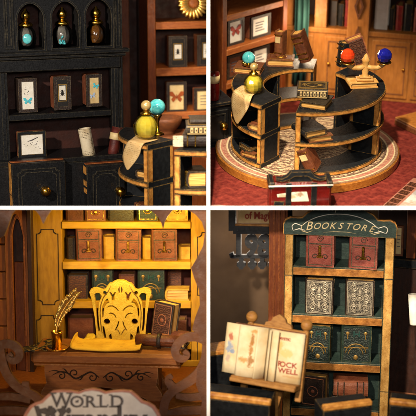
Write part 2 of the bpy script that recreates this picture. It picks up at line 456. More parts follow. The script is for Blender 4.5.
# ------------------------------------------------------------------ books
def lie(x, y, z, t, turn=0): return T(x, y, z + t) @ RZ(turn) @ RX(-90)
def book(F, label, M, w, h, t, cov, deco=None, group=None, face=None, cat='book', name='book', decom=None, pages=None):
    """x: width from the spine at 0, y: thickness behind the front cover, z: height"""
    k = Thing(F, name, label, cat, M=M, group=group)
    c = min(.014, t * .16); q = min(t * .35, .03)
    pts = [(w, 0), (q, 0), (q*.35, t*.07), (0, t*.25), (-.004, t*.5), (0, t*.75), (q*.35, t*.93), (q, t), (w, t), (w, t-c), (q, t-c), (c*1.2, t*.7), (c*1.2, t*.3), (q, c), (w, c)]
    mb = MB(); mb.plate(pts, (), 0, h, M=Matrix(((1, 0, 0, 0), (0, 0, 1, 0), (0, 1, 0, 0), (0, 0, 0, 1))))
    cv = k.part('cover', mb, cov)
    k.part('pages', MB().box(c*1.3, w - .014, c*1.02, t - c*1.02, .012, h - .012, bev=0), pages or m_pages)
    dm = decom or m_gold
    e = -.0035
    if face:
        k.part('front_panel', MB().box(w*.1, w*.93, -.003, .002, h*.05, h*.95, bev=.002), face)
    if deco == 'satchel':
        mb = MB().ring(w*.1, w*.94, h*.05, h*.95, .008, e, .001)
        mb.box(w*.1, w*.94, e-.004, .001, h*.66, h*.69, bev=0); mb.box(w*.1, w*.94, e, .001, h*.60, h*.61, bev=0)
        k.part('border', mb, m_darkleather)
        mb = MB().box(w*.46, w*.56, -.022, .001, h*.32, h*.64, bev=.006)
        mb.box(w*.40, w*.62, -.014, .001, h*.27, h*.34, bev=.006)
        k.part('clasp', mb, dm)
        mb = MB()
        mb.tube(spiral(w*.33, h*.30, .03, .008, 20, 380, -.003), .005, 6); mb.tube(spiral(w*.70, h*.30, .03, .008, 160, -200, -.003), .005, 6)
        mb.tube(spiral(w*.52, h*.82, .035, .01, 0, 540, -.003), .004, 6)
        k.part('tooling', mb, m_darkleather)
    elif deco == 'crest':
        mb = MB()
        for cx in (.22, .8):
            mb.ball((w*cx, -.002, h*.8), .02, sc=(1, .4, 1), sub=2); mb.box(w*cx-.006, w*cx+.006, -.008, .001, h*.64, h*.78, bev=.002)
        mb.tube([(w*(.5+.33*math.cos(R(a))), -.003, h*.26+.10*math.sin(R(a))) for a in range(0, 181, 15)], .006, 6)
        mb.tube([(w*(.5+.24*math.cos(R(a))), -.003, h*.22+.08*math.sin(R(a))) for a in range(0, 181, 15)], .005, 6)
        mb.box(w*.12, w*.9, -.006, .001, h*.40, h*.425, bev=0)
        mb.ball((w*.5, -.002, h*.14), .025, sc=(1, .4, 1.2), sub=2)
        k.part('crest', mb, dm)
        mb = MB(); 
        mb.box(w*.40, w*.45, -.008, .001, h*.70, h*.86, bev=.002); mb.box(w*.57, w*.62, -.008, .001, h*.70, h*.86, bev=.002); mb.box(w*.45, w*.57, -.007, .001, h*.76, h*.80, bev=.002)
        k.part('initial', mb, m_tealcloth)
    elif deco == 'scroll':
        mb = MB().ring(w*.07, w*.95, h*.03, h*.97, .007, e, .001); mb.ring(w*.12, w*.90, h*.07, h*.93, .004, e, .001)
        s_ = w*.135
        for cx_, cz_, a_, dr_ in ((.30, .22, 0, 1), (.72, .22, 180, -1), (.30, .80, 0, -1), (.72, .80, 180, 1), (.30, .50, 90, 1), (.72, .50, 90, -1)):
            mb.tube(spiral(w*cx_, h*cz_, s_, s_*.2, a_, a_ + dr_*620, -.003, 24), .0055, 5)
            mb.tube(spiral(w*cx_, h*cz_ + s_*.9, s_*.5, s_*.12, a_ + 90, a_ + 90 - dr_*480, -.003, 16), .004, 5)
            mb.tube(spiral(w*cx_, h*cz_ - s_*.9, s_*.5, s_*.12, a_ - 90, a_ - 90 + dr_*480, -.003, 16), .004, 5)
        mb.tube(spiral(w*.51, h*.5, w*.1, w*.1, 0, 360, -.004, 20), .006, 6); mb.ball((w*.51, -.003, h*.5), w*.06, sub=2, sc=(1, .2, 1))
        for q_ in (.30, .70): mb.plate([(w*.51, h*q_ - .05), (w*.56, h*q_), (w*.51, h*q_ + .05), (w*.46, h*q_)], (), e, .001)
        k.part('tooling', mb, dm)
    elif deco == 'frame':
        mb = MB().ring(w*.12, w*.93, h*.06, h*.94, .007, e, .001)
        mb.tube([(w*(.52+.2*math.cos(R(a))), -.003, h*(.5+.16*math.sin(R(a)))) for a in range(0, 361, 30)], .005, 6)
        mb.ball((w*.52, -.002, h*.5), .022, sc=(1, .3, 1), sub=2)
        k.part('tooling', mb, dm)
    elif deco == 'frieze':
        mb = MB()
        for i in range(8):
            z_ = h*(.07 + .108*i)
            mb.box(-.0075, .004, t*.26, t*.74, z_, z_ + h*.07, bev=.003)
            mb.box(-.0085, .004, t*.40, t*.60, z_ + h*.02, z_ + h*.05, 1, bev=0)
        mb.box(-.007, .004, t*.14, t*.19, h*.03, h*.97, bev=0); mb.box(-.007, .004, t*.81, t*.86, h*.03, h*.97, bev=0)
        k.part('spine_frieze', mb, [m_cream, m_darkleather])
        mb = MB().ring(w*.10, w*.94, h*.05, h*.95, .007, e, .001); mb.ring(w*.16, w*.88, h*.09, h*.91, .004, e, .001)
        mb.tube([(w*(.52+.2*math.cos(R(a))), -.003, h*(.5+.2*math.sin(R(a)))) for a in range(0, 361, 24)], .004, 5)
        for q_ in (.25, .75): mb.tube(spiral(w*.52, h*q_, w*.12, w*.03, 0, 540, -.003), .004, 5)
        k.part('tooling', mb, m_dullgold)
    elif deco == 'bands':
        for f in (.12, .3, .68, .86):
            k.part('spine_band', MB().box(-.008, q*1.1, t*.03, t*.97, h*f, h*f+.012, bev=.003), dm)
    elif deco == 'label':
        mb = MB().box(-.007, .004, t*.2, t*.8, h*.55, h*.8, bev=.002)
        k.part('spine_label', mb, m_cream)
        k.part('spine_band', MB().box(-.008, q, t*.04, t*.96, h*.12, h*.15, bev=.003), dm); k.part('spine_band', MB().box(-.008, q, t*.04, t*.96, h*.86, h*.89, bev=.003), dm)
    return k

# ------------------------------------------------------------------ pictures in frames
def butterfly(mb, cx, cz, s, y, mi=0, tilt=0):
    M = T(cx, y, cz) @ RY(tilt)
    for sg in (-1, 1):
        mb.plate([(sg*.02*s, .0), (sg*.35*s, .42*s), (sg*.6*s, .40*s), (sg*.55*s, .08*s), (sg*.3*s, -.02*s)], (), -.004, 0, mi, M)
        mb.plate([(sg*.02*s, -.02*s), (sg*.3*s, -.03*s), (sg*.46*s, -.2*s), (sg*.3*s, -.45*s), (sg*.12*s, -.3*s)], (), -.0035, 0, mi, M)
    mb.tube([(0, -.004, -.25*s), (0, -.006, 0), (0, -.004, .2*s)], [.02*s, .045*s, .03*s], 6, mi, M)
def beetle(mb, cx, cz, s, y, mi=0):
    mb.ball((cx, y, cz), .3*s, mi, 2, sc=(.7, .25, 1.1)); mb.ball((cx, y, cz+.38*s), .15*s, mi, 2, sc=(1, .3, 1))
    for sg in (-1, 1):
        for a in (-.25, 0, .25): mb.tube([(cx+sg*.15*s, y, cz+a*s), (cx+sg*.38*s, y, cz+a*1.5*s)], .025*s, 5, mi)
def framed(F, label, u0, v0, u1, v1, d, motif, frame=None, side=None, depth=.2, fw=.033, group=None, mat=None, lean=0, cat='framed picture', name='framed_picture'):
    x0, x1, z0, z1 = F.rect(u0, v0, u1, v1, d); w, h = x1 - x0, z1 - z0
    k = Thing(F, name, label, cat, M=T((x0+x1)/2, d, z0) @ RX(-lean), group=group)
    hw = w / 2
    mb = MB().ring(-hw, hw, 0, h, fw, 0, .03)
    mb.box(-hw+.004, hw-.004, .031, depth, .004, h-.004, 1, bev=.008)
    k.part('frame', mb, [frame or m_darkleather, side or m_leather2])
    paper = k.part('mat', MB().box(-hw+fw, hw-fw, .012, .028, fw, h-fw, bev=0), mat or m_white)
    iw, ih = w - 2*fw, h - 2*fw
    if motif == 'blackmat':
        k.part('inner_mat', MB().plate([(-hw + fw + .001, fw + .001), (hw - fw - .001, fw + .001), (hw - fw - .001, h - fw - .001), (-hw + fw + .001, h - fw - .001)], [[(-hw*.40, h*.29), (hw*.40, h*.29), (hw*.40, h*.73), (-hw*.40, h*.73)]], .005, .0118), m_ink)
        k.part('slip', MB().ring(-hw*.52, hw*.52, h*.25, h*.77, .008, .002, .0048), m_dullgold)
        mb = MB(); beetle(mb, 0, h*.49, .075, .009); k.part('beetle', mb, m_ink)
    elif motif == 'teal':
        mb = MB(); butterfly(mb, .0, h*.34, min(w, h)*.40, .010); k.part('butterfly', mb, m_inkblue)
        mb = MB(); 
        for i in range(9): mb.ball((rnd.uniform(-.3, .3)*iw, .012, h*rnd.uniform(.5, .8)), .005, sub=1, sc=(1, .4, 1))
        k.part('specks', mb, m_inkgrey)
    elif motif == 'twoblue':
        mb = MB(); butterfly(mb, .02, h*.64, w*.34, .010, tilt=20); k.part('butterfly', mb, m_inkblue)
        mb = MB(); butterfly(mb, -.02, h*.34, w*.36, .010, tilt=-15); k.part('butterfly', mb, m_inkpale)
    elif motif == 'orange':
        mb = MB(); butterfly(mb, 0, h*.52, w*.62, .010); k.part('butterfly', mb, m_inkorange)
    elif motif == 'red':
        mb = MB(); butterfly(mb, 0, h*.55, w*.6, .010); k.part('butterfly', mb, m_inkred)
    elif motif == 'sketch':
        mb = MB().tube([(-.15*w, .011, h*.62), (0, .011, h*.66), (.22*w, .011, h*.76)], [.003, .006, .003], 5)
        for i in range(14): mb.ball((rnd.uniform(-.3, .3)*w, .012, h*rnd.uniform(.28, .62)), .0035, sub=1, sc=(2, .4, 1))
        k.part('drawing', mb, m_inkgrey)
    elif motif == 'lines':
        mb = MB()
        for i in range(4): mb.box(-iw*.3, iw*rnd.uniform(.1, .32), .009, .013, h*(.3+.12*i), h*(.3+.12*i)+.008, bev=0)
        k.part('drawing', mb, m_inkgrey)
    return k

# ------------------------------------------------------------------ ring shaped shelves
def ring_shelf(F, label, cen, S, a0, a1, H, tiers, r0=.46, r1=.77, group=None, posts=()):
    k = Thing(F, 'curved_display_shelf', label, 'display shelf', loc=cen, group=group)
    r0, r1 = r0*S, r1*S; th = .046*S; e = .0105*S
    for z in tiers:
        mb = MB().arc(r0, r1, a0, a1, z - th, z)
        mb.arc(r1 + .0005, r1 + e, a0 + .3, a1 - .3, z - th + e, z - e, 1)
        mb.arc(r0 - e, r0 - .0005, a0 + .3, a1 - .3, z - th + e, z - e, 1)
        k.part('shelf_board', mb, [m_slate, m_gold_edge])
    zs = list(tiers)
    def upright(a, sgn, full=True):
        dt = math.degrees(.05*S / r1)
        aa = sorted((a, a + sgn*dt))
        for zl, zh in zip(zs, zs[1:]):
            z0_, z1_ = zl + .002, zh - th - .002
            mb = MB().arc(r0 + .004, r1 - .004, *aa, z0_, z1_, n=2)
            ed = a - sgn*.25
            e2 = sorted((ed, a - sgn*.02))
            w = (r1 - r0) * .17
            # gilt strips on the outward end and on the outer rim
            mb.arc(r1 - w, r1 - .006, *e2, z0_ + .006, z1_ - .006, 1, n=1)
            mb.arc(r0 + .008, r0 + w*.7, *e2, z0_ + .006, z1_ - .006, 1, n=1)
            mb.arc(r1 - .0035, r1 + .004, aa[0] + .4, aa[1] - .4, z0_ + .006, z1_ - .006, 1, n=2)
            k.part('upright', mb, [m_slate, m_gold_edge])
    upright(a0, 1); upright(a1, -1)
    for a in posts: upright(a, 1)
    return k

def pot(F, label, loc, r, h, M=None, group=None, name='potion_bottle', body=None, seg=15, cap='pearl', cat='bottle'):
    """faceted flask with a ball stopper"""
    k = Thing(F, name, label, cat, loc=loc, group=group)
    prof = [(0, 0), (r*.42, .002), (r*.70, r*.16), (r*.88, r*.40), (r*.98, r*.70), (r, r*1.0), (r*.95, r*1.28), (r*.82, r*1.54), (r*.62, r*1.76), (r*.42, r*1.9), (.3*r, r*1.98), (0, r*1.98)]
    k.part('flask', MB().lathe(prof, seg, smooth=False), body or m_thinyellow)
    k.part('core', MB().lathe([(q_*.84, r*.12 + z_*.88) if q_ else (0, r*.12 + z_*.88) for q_, z_ in prof[:-1]][:-1] + [(0, r*1.85)], seg - 3, smooth=False), m_yglass)
    z = r*1.95
    k.part('neck', MB().lathe([(0, z), (r*.42, z), (r*.46, z+.012), (r*.3, z+.022), (r*.2, z+.045), (0, z+.045)], 16), m_gold)
    k.part('stopper', MB().ball((0, 0, z+.045+r*.32), r*.4, sub=3), m_pearl if cap == 'pearl' else m_gold)
    return k
# ================================================================== upper left room: black cabinet
A = Frame((-1, 1), 20, 14, 60, 118, .55)
def ax(u, v=118, d=0.): return A.L(u, v, d).x
def az(v, u=60, d=0.): return A.L(u, v, d).z

k = Thing(A, 'display_cabinet', 'black painted cabinet with three arched niches, open shelf and knobbed doors', 'cabinet',
          loc=(0, 0, A.L(60, 240, 0).z), ab=True)
xl, xr = ax(-14), ax(121)
zt, zb = az(-14), az(52)
holes = []; niches = []
for (u0, v0, u1, v1) in ((17.5, 3.5, 43.5, 50), (52, 1.5, 78.5, 48), (86, -0.5, 111, 46)):
    x0, x1, z0, z1 = A.rect(u0, v0, u1, v1, 0); niches.append((x0, x1, z0, z1)); holes.append(arch(x0, x1, z0, z1, 12, .15))
k.part('arched_front', MB().plate([(xl, zb), (xr, zb), (xr, zt), (xl, zt)], holes, 0, .05), m_black)
for x0, x1, z0, z1 in niches:                      # raised lip round each niche
    mb = MB(); w = .02
    mb.plate(arch(x0 - w, x1 + w, z0 - w, z1 + w, 12, .15), [arch(x0 - .002, x1 + .002, z0, z1 + .002, 12, .15)], -.014, -.0005)
    k.part('arch_moulding', mb, m_black)
for x in [xl] + [(niches[i][1] + niches[i+1][0]) / 2 for i in (0, 1)] + [xr - .03]:
    k.part('niche_divider', MB().box(x - .012, x + .03, .052, .40, zb, zt), m_blackin)
k.part('niche_floor', MB().box(xl, xr, .052, .40, zb - .05, niches[1][2] - .004), m_black)
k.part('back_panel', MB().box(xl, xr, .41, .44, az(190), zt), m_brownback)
for u0, u1 in ((3.5, 13), (113, 121.5)):
    mb = MB()
    x0, x1 = ax(u0, 20), ax(u1, 20); za, zc = az(49, (u0+u1)/2), az(-12, (u0+u1)/2)
    mb.ring(x0, x1, za, zc, .012, -.016, -.0005); mb.ring(x0 + .024, x1 - .024, za + .03, zc - .03, .010, -.012, -.0005)
    k.part('pilaster_moulding', mb, m_black)
k.part('cornice', MB().box(xl, ax(129), -.07, .03, az(54.5), az(50), bev=.01).box(xl, ax(126), -.045, -.002, az(58), az(54.8), bev=.008), m_black)
k.part('frieze', MB().box(xl, ax(121), -.02, .05, az(70), az(58.2), bev=.008), m_black)
za, zc = az(165), az(70.4)
k.part('post', MB().box(ax(-10), ax(9), 0, .07, za, zc).box(ax(2), ax(6), -.012, -.001, za, zc, bev=.004), m_black)
k.part('post', MB().box(ax(112), ax(121), 0, .07, za, zc).box(ax(115), ax(118.5), -.012, -.001, za, zc, bev=.004), m_black)
k.part('side_panel', MB().box(ax(121)+.001, ax(121) + .03, .0, .44, az(240), zt), m_black); k.part('side_panel', MB().box(xl - .03, xl-.001, 0, .44, az(240), zt), m_black)
sh1, sh2 = az(112.7), az(156)
k.part('shelf', MB().box(ax(9.2), ax(111.8), .005, .40, sh1 - .062, sh1), m_black)
k.part('shelf', MB().box(ax(-10), ax(121), -.125, .40, sh2 - .05, sh2), m_black)
k.part('base_carcass', MB().box(ax(-10), ax(121), -.12, .40, az(240), sh2 - .052), m_black)

def door(u0, u1, v0, uk, vk, gilt):
    x0, x1 = ax(u0, 185, -.26), ax(u1, 185, -.26); z1 = az(v0, (u0 + u1) / 2, -.26); z0 = az(240)
    d = k.part('door', MB().box(x0, x1, -.26, -.124, z0, z1, bev=.008), m_black)
    mb = MB(); w = .010; n = .04; y0, y1 = -.271, -.2605
    a, b, c, e = x0 + .06, x1 - .06, z0 + .06, z1 - .06
    def notched(i): return [(a+i+n, c+i), (b-i-n, c+i), (b-i-n, c+i+n*.5), (b-i, c+i+n), (b-i, e-i-n), (b-i-n, e-i-n*.5), (b-i-n, e-i), (a+i+n, e-i), (a+i+n, e-i-n*.5), (a+i, e-i-n), (a+i, c+i+n), (a+i+n, c+i+n*.5)]
    mb.plate(notched(0), [notched(w)], y0, y1)
    mb.plate(notched(.035), [notched(.041)], y0 + .005, y1)
    k.part('door_moulding', mb, m_black, d)
    zz = z0
    mb = MB()
    for f0, f1 in gilt: mb.box(x0 - .006, x0 - .0005, -.252, -.135, z1 - (z1-z0)*f1, z1 - (z1-z0)*f0, bev=.004)
    k.part('gilt_edge', mb, m_gold_edge, d)
    k.part('gilt_edge', MB().box(x0 + .004, x1 - .004, -.20, -.135, z1 + .0005, z1 + .008, bev=.002), m_orange, d)
    p = A.L(uk, vk, -.27)
    M = T(p.x, -.262, p.z) @ RX(90)
    kn = k.part('knob', MB().lathe([(0, 0), (.035, 0), (.03, .012), (.016, .02), (.016, .055), (.035, .065), (.052, .09), (.05, .115), (.03, .14), (0, .146)], 24, M=M), m_brass, d)
    k.part('knob_plate', MB().plate([(p.x, p.z-.055), (p.x+.05, p.z), (p.x, p.z+.055), (p.x-.05, p.z)], (), -.268, -.2612), m_black, d)
door(12, 66, 162.5, 44, 189.5, ((.0, .36), (.37, 1)))
door(87, 125, 164.5, 118.5, 190, ((.02, .12), (.2, .27), (.3, .36), (.55, 1)))

# the three flasks in the niches
def flask(u, vb, r, h, label, style):
    p = A.L(u, vb, .14); z0 = niches[1][2]
    z0 = p.z
    t = Thing(A, 'glass_flask', label, 'bottle', loc=(p.x, .16, z0), group='glass flasks in the arched niches')
    R_ = r
    t.part('bowl', MB().lathe([(0, 0), (R_*.6, 0), (R_*.92, h*.18), (R_, h*.42), (R_*.9, h*.66), (R_*.55, h*.86), (R_*.36, h*.92), (R_*.30, h*.96), (0, h*.96)], 28), m_thinglass)
    t.part('cap', MB().lathe([(0, h*.86), (R_*.66, h*.86), (R_*.72, h*.92), (R_*.5, h*1.0), (R_*.24, h*1.04), (R_*.24, h*1.1), (R_*.42, h*1.16), (R_*.5, h*1.27), (R_*.4, h*1.38), (R_*.2, h*1.44), (R_*.14, h*1.5), (0, h*1.54)], 20), m_gold)
    if style == 0: t.part('disc', MB().ball((-.01, -R_*.95, h*.42), .048, sub=3, sc=(1, .45, 1.1)), m_teal)
    if style == 1:
        mb = MB()
        for i in range(12): mb.ball((-.03 + rnd.uniform(-.025, .03), -R_*.93, h*.3 + rnd.uniform(-.04, .04)), .011, sub=1, sc=(1, .5, 1.4))
        t.part('flecks', mb, m_teal)
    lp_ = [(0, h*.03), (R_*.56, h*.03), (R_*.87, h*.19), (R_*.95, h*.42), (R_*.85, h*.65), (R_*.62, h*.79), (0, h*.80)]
    t.part('core', MB().lathe(lp_, 28), (m_glintgrey, m_glintgrey, m_glintamber)[style])  # added filling whose colour carries the reflections of the glass
m_glintgrey = basic('mottled smoky painted glints', C('2a2624'), C('b5ada2'), 13, (1, 1, .5), rough=.12, coat=.9)  # dark to silver mottling paints the highlights of clear glass
m_glintamber = basic('amber painted reflections', C('2e160a'), C('b0702c'), 10, rough=.12, coat=.9)  # amber tone paints the gold reflections in the glass
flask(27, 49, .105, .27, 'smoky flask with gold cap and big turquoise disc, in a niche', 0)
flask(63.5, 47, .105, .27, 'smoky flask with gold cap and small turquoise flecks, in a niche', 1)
flask(97, 46, .110, .27, 'flask with amber painted reflections under a gold cap, no turquoise, in a niche', 2)

# framed specimens
gA = 'framed specimens on the black cabinet shelf'
framed(A, 'boxed frame with one tiny turquoise butterfly on white, under the first niche', 18.5, 78.5, 37, 112.5, .07, 'teal', group=gA, side=m_darkleather)
framed(A, 'boxed frame holding a dark beetle within a black mat, on the black shelf', 54, 76.5, 71, 109.8, .07, 'blackmat', group=gA)
framed(A, 'boxed frame with two pale blue butterflies one above the other, on the black shelf', 86.5, 74.5, 102, 106.5, .07, 'twoblue', group=gA, mat=m_cream)
framed(A, 'wide low frame with a grey pencil sketch, on the bottom black shelf', 18, 131.5, 46, 157.5, .05, 'sketch', frame=m_slate, depth=.1)

# paper rolls standing on the ledge behind the doors
def roll(u0, v0, u1, v1, r, label, m, band=None, name='paper_roll', cat='paper roll', end=None):
    a, b = A.L(u0, v0, -.04), A.L(u1, v1, -.02); d = (b - a); h = d.length
    q = Vector((0, 0, 1)).rotation_difference(d).to_matrix().to_4x4()
    t = Thing(A, name, label, cat, M=Matrix.Translation(a) @ q)
    mb = MB()
    mb.sheet(lambda f, g: ((r * (1 - .25*f)) * math.cos(f*11), (r * (1 - .25*f)) * math.sin(f*11), h*g), 44, 3, .006)
    t.part('sheet', mb, m)
    if band:
        t.part('band', MB().lathe([(r*1.0, h*.62), (r*1.07, h*.625), (r*1.07, h*.82), (r*1.0, h*.825)], 24), band)
        t.part('band', MB().lathe([(r*1.0, h*.06), (r*1.06, h*.065), (r*1.06, h*.10), (r*1.0, h*.105)], 24), m_gold)
    return t
roll(90.5, 163, 84, 128.5, .070, 'rolled up printed newspaper leaning in the gap between the black doors', m_news)

roll(112, 160, 117.5, 127, .062, 'dark red roll with a cream band standing behind the right black door', m_wine, band=m_cream)

# brown room behind
A2 = Frame((-1, 1), 14, 14, 150, 100, 1.7)
w = Thing(A2, 'back_wall', 'dark brown panelled back wall behind the black cabinet and brown bookshelf', 'wall', loc=(0, 1.2, -1.6), ab=True)
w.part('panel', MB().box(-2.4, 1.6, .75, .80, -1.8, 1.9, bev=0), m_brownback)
w.part('batten', MB().box(A2.L(121, 60, .6).x, A2.L(130, 60, .6).x, .62, .74, -1.8, 1.9), m_orange)
w.part('batten', MB().box(A2.L(139, 60, .6).x, A2.L(147, 60, .6).x, .62, .74, -1.8, 1.9), m_darkbrown)
b = Thing(A2, 'bookshelf', 'orange brown bookshelf holding a gold rosette and framed insects, behind the curved shelf', 'bookshelf', loc=(.5, 0, -1.6), ab=True)
x0, x1 = A2.L(148, 70, 0).x, A2.L(156, 70, 0).x
b.part('side_panel', MB().box(x0, x1, 0, .5, -1.6, 1.6), m_orange)
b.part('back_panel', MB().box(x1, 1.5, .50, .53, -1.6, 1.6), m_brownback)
bz = []
for v0, v1 in ((21.5, 29), (67.5, 75.5), (112, 119)):
    x, _, z0, z1 = A2.rect(156, v0, 210, v1, 0); bz.append(z1)
    b.part('shelf', MB().box(x1 + .001, 1.5, 0, .49, z0, z1), m_orangehz)
zc = A2.L(180, 134, -.3).z
b.part('lower_counter', MB().box(x0, 1.5, -.45, -.002, zc - .08, zc), m_midbrown)
b.part('lower_cabinet', MB().box(x0 + .03, 1.5, -.41, -.002, -1.6, zc - .081), m_orange)
m_palebrass = basic('pale brass', C('e8c878'), C('cf9f45'), 12, rough=.3, metal=.8, bump=.1)
# gold rosette
p = A2.L(193.5, 3, .05)
t = Thing(A2, 'gold_rosette', 'fluted gold rosette with a brown centre leaning on the top shelf', 'ornament', M=T(p.x, .05, p.z) @ RX(-8))
mb = MB()
for i in range(22):
    a = 360 / 22 * i
    mb.ball((0, 0, .118), .024, 0, 2, sc=(.85, .8, 2.7), M=RY(a))
t.part('petal_rim', mb, m_palebrass)
t.part('plate', MB().lathe([(0, .0), (.15, .0), (.17, -.02), (.17, -.05), (0, -.05)], 28, M=RX(90)), m_gold)
mb = MB().lathe([(0, .03), (.035, .034), (.058, .020), (.062, 0), (0, 0)], 20, M=RX(90))
for i in range(10): mb.ball((0, -.026, .036), .013, 0, 1, sc=(.7, .6, 1.5), M=RY(36*i))
t.part('centre', mb, m_orangehz)
gB = 'framed insects on the brown bookshelf'
framed(A2, 'boxed frame with beetle and black mat on the brown bookshelf', 169, 36, 187, 68, .05, 'blackmat', group=gB, depth=.22, side=m_leather)
framed(A2, 'boxed brown frame cut off by the partition, right of the beetle on brown bookshelf', 197.5, 35, 217, 67, .05, 'blackmat', group=gB, depth=.22, side=m_leather)
framed(A2, 'frame with an orange brown butterfly on the brown bookshelf', 167, 82, 186.5, 112.5, .05, 'orange', group=gB, depth=.16, mat=m_cream, side=m_leather)
framed(A2, 'pale framed sheet right of the orange butterfly on brown bookshelf', 194.5, 88, 216, 112, .05, 'lines', group=gB, depth=.12, mat=m_cream)
p = A2.L(165.5, 133, -.24)
t = Thing(A2, 'wooden_bowl', 'turned brown wooden bowl behind the turquoise bead', 'bowl', loc=(p.x, -.24, zc))
t.part('bowl', MB().lathe([(0, 0), (.11, 0), (.10, .03), (.12, .05), (.17, .11), (.185, .15), (.19, .19), (.17, .195), (.15, .12), (0, .06)], 28), m_midbrown)

# curved shelf in front
AR = Frame((-1, 1), 0, 14, 148, 145, -.30)
S = 1.2; H = .37
cA = (.59, .70, 0)
cA = (0.92*math.sin(R(40)), 0.92*math.cos(R(40)), -.76)
gC = 'halves of the round display shelf at the black cabinet'
ring_shelf(AR, 'left curved black shelf with gilt edges carrying the yellow flask, before the black cabinet', cA, S, -108, -40, .75, (.03, .38, .76), group=gC)
ring_shelf(AR, 'right curved black shelf with gilt edges carrying dark books, before the brown bookshelf', cA, S, -21, 60, .75, (.03, .36, .74), group=gC)
# what stands on it
p = AR.G(146.5, 139.5, .002)
t = pot(AR, 'yellow faceted flask on parchment, large, before the black cabinet', (p.x, p.y, .004), .13, .26)
p = AR.G(157, 137, 0.0)
t = Thing(AR, 'bead_stand', 'turquoise bead on a small gold cup behind the large yellow flask', 'ornament', loc=(p.x, p.y + .13, 0))
t.part('stem', MB().lathe([(0, 0), (.07, 0), (.06, .02), (.02, .04), (.018, .13), (.03, .17), (.05, .20), (.045, .21), (0, .20)], 18), m_gold)
t.part('bead', MB().ball((0, 0, .285), .083, sub=4), m_teal)
def drape_px(F, left, right, ztop, cen, rout, n0):
    """parchment between two pixel-measured edges: lying on the board first, then hanging just outside its rim"""
    def p3(u, v, i):
        if i < n0: return F.G(u, v, ztop + .005)
        d = cen[1]
        for _ in range(6):
            q = F.L(u, v, d); dx = max(-rout*.98, min(rout*.98, q.x - cen[0])); d = cen[1] - math.sqrt(rout*rout - dx*dx) - .02
        return F.L(u, v, d)
    Lw = [p3(u, v, i) for i, (u, v) in enumerate(left)]; Rw_ = [p3(u, v, i) for i, (u, v) in enumerate(right)]
    n = len(left) - 1
    def cat(P_, t_):
        i = min(int(t_), n - 1); f = t_ - i
        a_, b_, c_, d_ = P_[max(0, i-1)], P_[i], P_[i+1], P_[min(n, i+2)]
        return b_ + (c_ - a_)*(.5*f) + (a_ - b_*2.5 + c_*2 - d_*.5)*(f*f) + (d_*.5 - c_*1.5 + b_*1.5 - a_*.5)*(f**3)
    def fn(f, g):
        q = cat(Lw, f*n).lerp(cat(Rw_, f*n), g)
        lift = math.exp(-((f*n - 1.5)/.55)**2); q.y -= .030*lift; q.z += .022*lift
        q.y -= .012*math.sin(math.pi*g)*f; q.z += .004*math.sin(7*g)*(1 - f)
        return q
    return fn
e_left = [(137, 134.5), (131, 140), (125.5, 147), (122.5, 156), (123.5, 163), (126.5, 169.5)]
e_right = [(158, 139.5), (147, 143), (141.5, 148), (139.5, 154), (135.5, 161), (128.5, 170)]
fnp = drape_px(AR, e_left, e_right, 0, cA, 1.2*.77 + .01, 2)
solo(AR, 'parchment', MB().sheet(fnp, 24, 8, .005), m_parch, 'written parchment draped over the edge under the large yellow flask', 'parchment', loc=fnp(.2, .5))
# books on the right half
p = AR.G(184, 148, 0)
gD = 'dark books stacked on the right curved shelf'
book(AR, 'lower dark tooled book in the pair lying by the small card', lie(p.x + .40, p.y + .02, .002, .115, 86), .36, .42, .115, m_darkleather, 'bands', group=gD)
book(AR, 'upper dark book with scrollwork spine in the pair lying by the small card', lie(p.x + .42, p.y + .03, .118, .10, 92), .32, .40, .10, m_orndark, 'frieze', group=gD, decom=m_cream)
book(AR, 'thin dark book topmost of the pile lying by the small card', lie(p.x + .42, p.y + .08, .219, .05, 95), .26, .36, .05, m_darkleather, group=gD)
p = AR.G(178, 147.5, 0)
t = solo(AR, 'small_card', MB().box(p.x - .05, p.x + .05, p.y + .02, p.y + .04, .002, .11, bev=.002), m_news, 'small printed card standing left of the dark book pile', 'card', loc=(p.x, p.y + .03, .002))
# books on the tiers of the left half
def tierbook(F, cen, S_, phi, r, z, w_, h_, t_, label, cov, turn=0, group=None, deco='bands'):
    a = R(phi)
    M = T(cen[0] + r*S_*math.sin(a), cen[1] - r*S_*math.cos(a), cen[2] + z) @ RZ(phi + turn) @ T(-w_/2, 0, t_) @ RX(-90)
    book(F, label, M, w_, h_, t_, cov, deco, group=group)
tierbook(AR, cA, S, -52, .70, .38, .2, .2, .08, 'book lying on the middle tier under the large parchment', m_darkleather, 8)
tierbook(AR, cA, S, -54, .72, .03, .22, .2, .09, 'book lying on the lowest tier under the large parchment', m_leather, -6)
tierbook(AR, cA, S, -8, .68, .36, .2, .28, .16, 'thick dark book lying on the middle tier below the dark pile', m_darkleather, 20)
# ================================================================== upper right room: the round shelf on its rug
B = Frame((1, 1), 0, 26.5, 306, 145.5, .85)
SB = 1.035
FZ = -.10
solo(B, 'floor', MB().box(-1.5, 1.8, -1.5, 3.2, FZ - .05, FZ, bev=0), m_carpet, None, None, kind='structure')
k = Thing(B, 'round_rug_platform', 'round wooden platform topped with an ornate rug, under the curved shelves', 'platform', loc=(0.01, -.02, FZ + .001))
k.part('rim', MB().lathe([(0, 0), (.965, 0), (.98, .01), (.98, .085), (.965, .096), (0, .096)], 96, smooth=False), m_rim)
k.part('rug', MB().lathe([(0, .0965), (.963, .0965), (.963, .101), (0, .101)], 96, smooth=False), m_rug)
cB = (0, .0, .0)
Z3 = (.05, .372, .70)
gR = 'halves of the round display shelf on the rug'
ring_shelf(B, 'left half of the round black shelf on the rug, carrying the yellow flask', cB, SB, -191, -40, 0, Z3, group=gR, posts=(-100, -145))
ring_shelf(B, 'right half of the round black shelf on the rug, carrying the gold scales', cB, SB, -13, 138, 0, Z3, group=gR, posts=(62, 100))
top = Z3[2]
def onring(phi, r, z=0.): a = R(phi); r *= SB; return Vector((r*math.sin(a), -r*math.cos(a), top + z))
